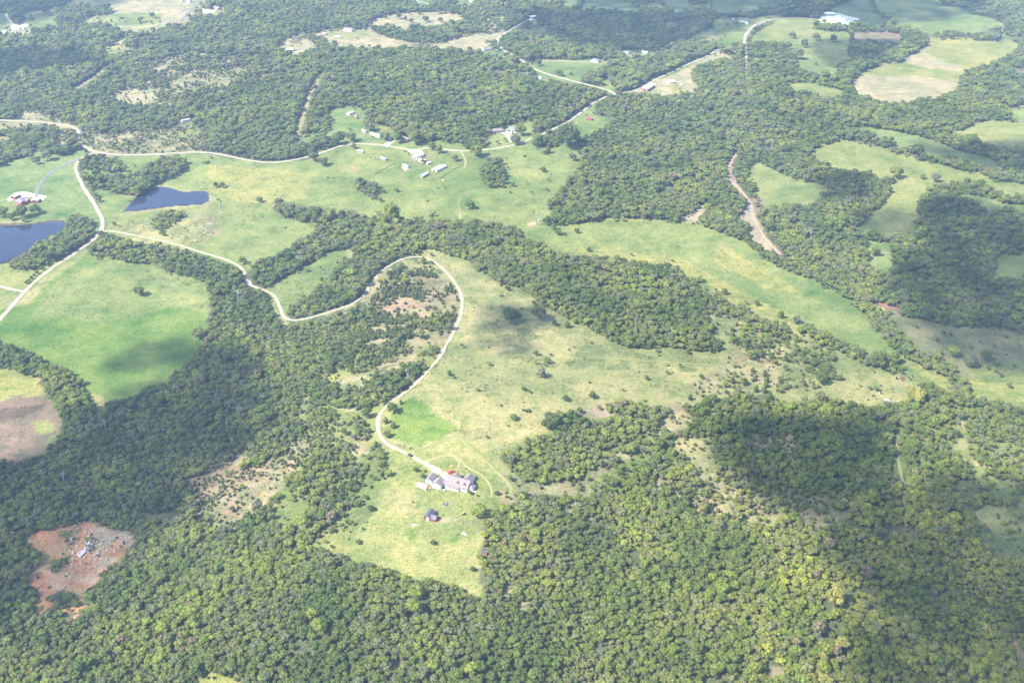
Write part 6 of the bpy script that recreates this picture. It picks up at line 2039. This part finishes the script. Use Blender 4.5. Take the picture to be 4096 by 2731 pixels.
def scatter_group():
    ng = bpy.data.node_groups.new("stand of trees", 'GeometryNodeTree')
    ng.interface.new_socket("Geometry", in_out='INPUT', socket_type='NodeSocketGeometry')
    ng.interface.new_socket("Geometry", in_out='OUTPUT', socket_type='NodeSocketGeometry')
    N, L = ng.nodes, ng.links
    gi, go = N.new("NodeGroupInput"), N.new("NodeGroupOutput")
    ci = N.new("GeometryNodeCollectionInfo")
    ci.inputs["Collection"].default_value = PROTO
    ci.inputs["Separate Children"].default_value = True
    ci.inputs["Reset Children"].default_value = True
    iop = N.new("GeometryNodeInstanceOnPoints")
    iop.inputs["Pick Instance"].default_value = True
    L.new(gi.outputs[0], iop.inputs["Points"])
    L.new(ci.outputs[0], iop.inputs["Instance"])

    def attr(name, typ):
        a_ = N.new("GeometryNodeInputNamedAttribute")
        a_.data_type = typ
        a_.inputs["Name"].default_value = name
        return [o for o in a_.outputs if o.enabled and o.name == "Attribute"][0]

    L.new(attr("kind_index", 'INT'), iop.inputs["Instance Index"])
    L.new(attr("turn", 'FLOAT_VECTOR'), iop.inputs["Rotation"])
    L.new(attr("size", 'FLOAT_VECTOR'), iop.inputs["Scale"])
    L.new(iop.outputs[0], go.inputs[0])
    return ng


NG = scatter_group()


def stand_of(name, label, cat, X, Y, Zv, I, Sc, Tn):
    me = bpy.data.meshes.new(name)
    me.vertices.add(len(X))
    me.vertices.foreach_set("co", np.stack([X, Y, Zv], 1).ravel())
    k = len(X)
    a_ = me.attributes.new("kind_index", 'INT', 'POINT')
    a_.data.foreach_set("value", I.astype(np.int32))
    a_ = me.attributes.new("turn", 'FLOAT_VECTOR', 'POINT')
    a_.data.foreach_set("vector", np.stack([RNG.normal(0, .05, k), RNG.normal(0, .05, k), RNG.uniform(0, 6.28, k)], 1).ravel())
    a_ = me.attributes.new("size", 'FLOAT_VECTOR', 'POINT')
    a_.data.foreach_set("vector", np.stack([Sc * RNG.uniform(.88, 1.12, k), Sc * RNG.uniform(.88, 1.12, k), Sc * RNG.uniform(.66, .92, k)], 1).ravel())
    a_ = me.attributes.new("tint", 'FLOAT_COLOR', 'POINT')
    a_.data.foreach_set("color", np.c_[Tn, np.ones(k)].ravel())
    o = link(name, me)
    md = o.modifiers.new("trees", 'NODES')
    md.node_group = NG
    return tag(o, label, cat, None, "stuff")


print("trees in woodland:", rest.sum(), "single:", len(TREES), "bushes:", nb)
stand_of("forest", "dense mixed woodland of oaks and cedars over the hills", "woodland", kx[rest], ky[rest], kz[rest], idx[rest], sc[rest], base[rest])
stand_of("undergrowth", "low scrub and weeds scattered over rough pasture", "scrub", bx, by, bz, bidx, bsc, bt)
for nm_, (X, Y) in (("overgrowth along the slanting pasture fence", F1), ("overgrowth along the fence right of the cattle shed", F2)):
    k = 90
    f_ = np.linspace(0, len(X) - 1, k)
    hx, hy = np.interp(f_, range(len(X)), X) + RNG.normal(0, .3, k), np.interp(f_, range(len(X)), Y) + RNG.normal(0, .3, k)
    stand_of("hedge", nm_, "hedge", hx, hy, h_ground(hx, hy), FIRST["shrub"] + RNG.integers(0, 3, k), RNG.uniform(.3, .75, k), np.array(TINT["mid"]) * np.ones((k, 3)))

# ------------------------------------------------------------------ fair-weather clouds overhead; their shadows drift over the land
def cloud_material():
    m = bpy.data.materials.new("cloud vapour")
    m.use_nodes = True
    nt = m.node_tree
    nt.nodes.clear()
    out = nt.nodes.new("ShaderNodeOutputMaterial")
    di = nt.nodes.new("ShaderNodeBsdfDiffuse")
    di.inputs[0].default_value = (.9, .9, .92, 1)
    tr = nt.nodes.new("ShaderNodeBsdfTranslucent")
    tr.inputs[0].default_value = (.9, .9, .92, 1)
    ms = nt.nodes.new("ShaderNodeMixShader")
    ms.inputs[0].default_value = .45
    nt.links.new(di.outputs[0], ms.inputs[1])
    nt.links.new(tr.outputs[0], ms.inputs[2])
    thin = nt.nodes.new("ShaderNodeBsdfTransparent")       # thin vapour lets part of the sun through
    m2 = nt.nodes.new("ShaderNodeMixShader")
    m2.inputs[0].default_value = .72
    nt.links.new(ms.outputs[0], m2.inputs[1])
    nt.links.new(thin.outputs[0], m2.inputs[2])
    nt.links.new(m2.outputs[0], out.inputs[0])
    return m


M_CLOUD = cloud_material()
CLOUDS = [("O", "1900,965 2040,965 2060,1060 2075,1100 2200,1095 2330,1110 2500,1080 2500,1700 1960,1700 1975,1480 1995,1350 1950,1250 1900,1225 1800,1150 1760,1120 1640,1020 1700,990 1780,965", 15),
          ("O", "-120,1050 0,1040 150,985 260,935 330,895 420,850 480,790 560,790 600,880 610,960 560,1020 480,1100 430,1160 380,1180 320,1225 280,1290 150,1380 60,1410 -120,1430", 15),
          ("O", "245,845 300,795 420,768 440,800 400,840 270,858", 8),
          ("O", "1105,705 1130,698 1245,710 1262,742 1190,770 1120,750", 7),
          ("O", "1090,775 1170,780 1230,800 1180,812 1100,800", 6),
          ("O", "2120,470 2250,460 2400,560 2500,600 2500,880 2352,870 2230,830 2150,770 2060,720 2050,650 2090,590 2110,530", 15),
          ("O", "1960,495 2050,480 2110,490 2090,535 1990,535", 9),
          ("O", "1870,420 1940,400 2010,410 1990,460 1900,470", 9),
          ("O", "1180,30 1350,22 1500,32 1700,35 1720,50 1560,112 1450,122 1330,108 1240,85", 22),
          ("O", "1330,-40 1700,-40 2250,-40 2260,10 2140,50 2000,62 1900,45 1700,35 1500,20 1330,10", 24),
          ("O", "-100,-40 330,-40 260,12 120,30 30,55 -100,60", 22),
          ("O", "-60,125 100,118 200,125 260,140 200,165 -60,175", 12),
          ("O", "2110,322 2200,345 2260,330 2420,320 2420,410 2290,395 2200,372 2100,350", 10),
          ("O", "1860,100 1950,85 2060,95 2080,110 1990,150 1900,150", 11)]
CH = 1250.0
for k, (cr, tx, br) in enumerate(CLOUDS):
    p = pts(cr, tx)
    gx, gy, gz = ground_at(p[:, 0], p[:, 1])
    # ragged outline
    seg = []
    for i in range(len(gx)):
        j = (i + 1) % len(gx)
        m_ = max(1, int(math.hypot(gx[j] - gx[i], gy[j] - gy[i]) / (br * .8)))
        for q_ in range(m_):
            seg.append((gx[i] + (gx[j] - gx[i]) * q_ / m_, gy[i] + (gy[j] - gy[i]) * q_ / m_))
    seg = np.array(seg)
    seg += 2.6 * br * (np.stack([fbm(seg[:, 0], seg[:, 1], br * 4, 7 + k, 2), fbm(seg[:, 0], seg[:, 1], br * 4, 57 + k, 2)], 1) - .5)
    poly = seg
    rc = random.Random(200 + k)
    nr = np.random.default_rng(300 + k)
    x0, y0 = poly.min(0)
    x1, y1 = poly.max(0)
    mb = MB()
    cen = poly.mean(0)
    # cores on a jittered lattice, small wisps round the rim
    stp = br * .95
    qx, qy = np.meshgrid(np.arange(x0, x1 + stp, stp), np.arange(y0, y1 + stp, stp))
    qx = qx.ravel() + nr.uniform(-.4, .4, qx.size) * stp
    qy = qy.ravel() + nr.uniform(-.4, .4, qy.size) * stp
    ins = inside(qx, qy, poly)
    e = []
    for i in range(len(poly)):
        a_, b_ = poly[i], poly[(i + 1) % len(poly)]
        for f_ in np.arange(0, 1, .35 * br / max(1, np.hypot(*(b_ - a_)))):
            e.append(a_ + (b_ - a_) * f_)
    e = np.array(e)
    for X, Y in zip(qx[ins], qy[ins]):
        r_ = br * rc.uniform(.7, 1.05)
        lump(mb, (X - cen[0], Y - cen[1], rc.uniform(-.5, 1.0) * br), r_, .55, rc, ICO2)
    for X, Y in e:
        for _ in range(2):
            d = abs(rc.gauss(0, br * .55))
            a_ = rc.uniform(0, 6.28)
            lump(mb, (X + d * math.cos(a_) - cen[0], Y + d * math.sin(a_) - cen[1], rc.uniform(-.3, .8) * br), br * rc.uniform(.1, .32), .5, rc, ICO1)
    zc = hz(*cen)
    s_ = (CH + 20 * k - zc) / SUN.z
    o = link("cloud", mb.mesh("cloud", M_CLOUD, True), None, (cen[0] + SUN.x * s_, cen[1] + SUN.y * s_, CH + 20 * k))
    tag(o, "small fair-weather cloud overhead casting shade on the land", "cloud", "clouds overhead", "stuff")

# ------------------------------------------------------------------ summer haze: one closed box of thin even air
hb = MB().box(AX[0] - 60, AX[-1] + 60, AY[0] - 60, AY[-1] + 60, float(GZ.min()) - 2.0, CAM_Z + 14.0)
me = hb.mesh("haze", bpy.data.materials.new("thin haze"))
hm = me.materials[0]
hm.use_nodes = True
nt = hm.node_tree
nt.nodes.clear()
out = nt.nodes.new("ShaderNodeOutputMaterial")
pv = nt.nodes.new("ShaderNodeVolumePrincipled")
pv.inputs["Color"].default_value = (.46, .66, 1.0, 1)
pv.inputs["Density"].default_value = 1.0e-4
pv.inputs["Anisotropy"].default_value = 0.1
nt.links.new(pv.outputs[0], out.inputs["Volume"])
tag(link("haze", me), "pale summer haze over the whole valley", "haze", None, "stuff")
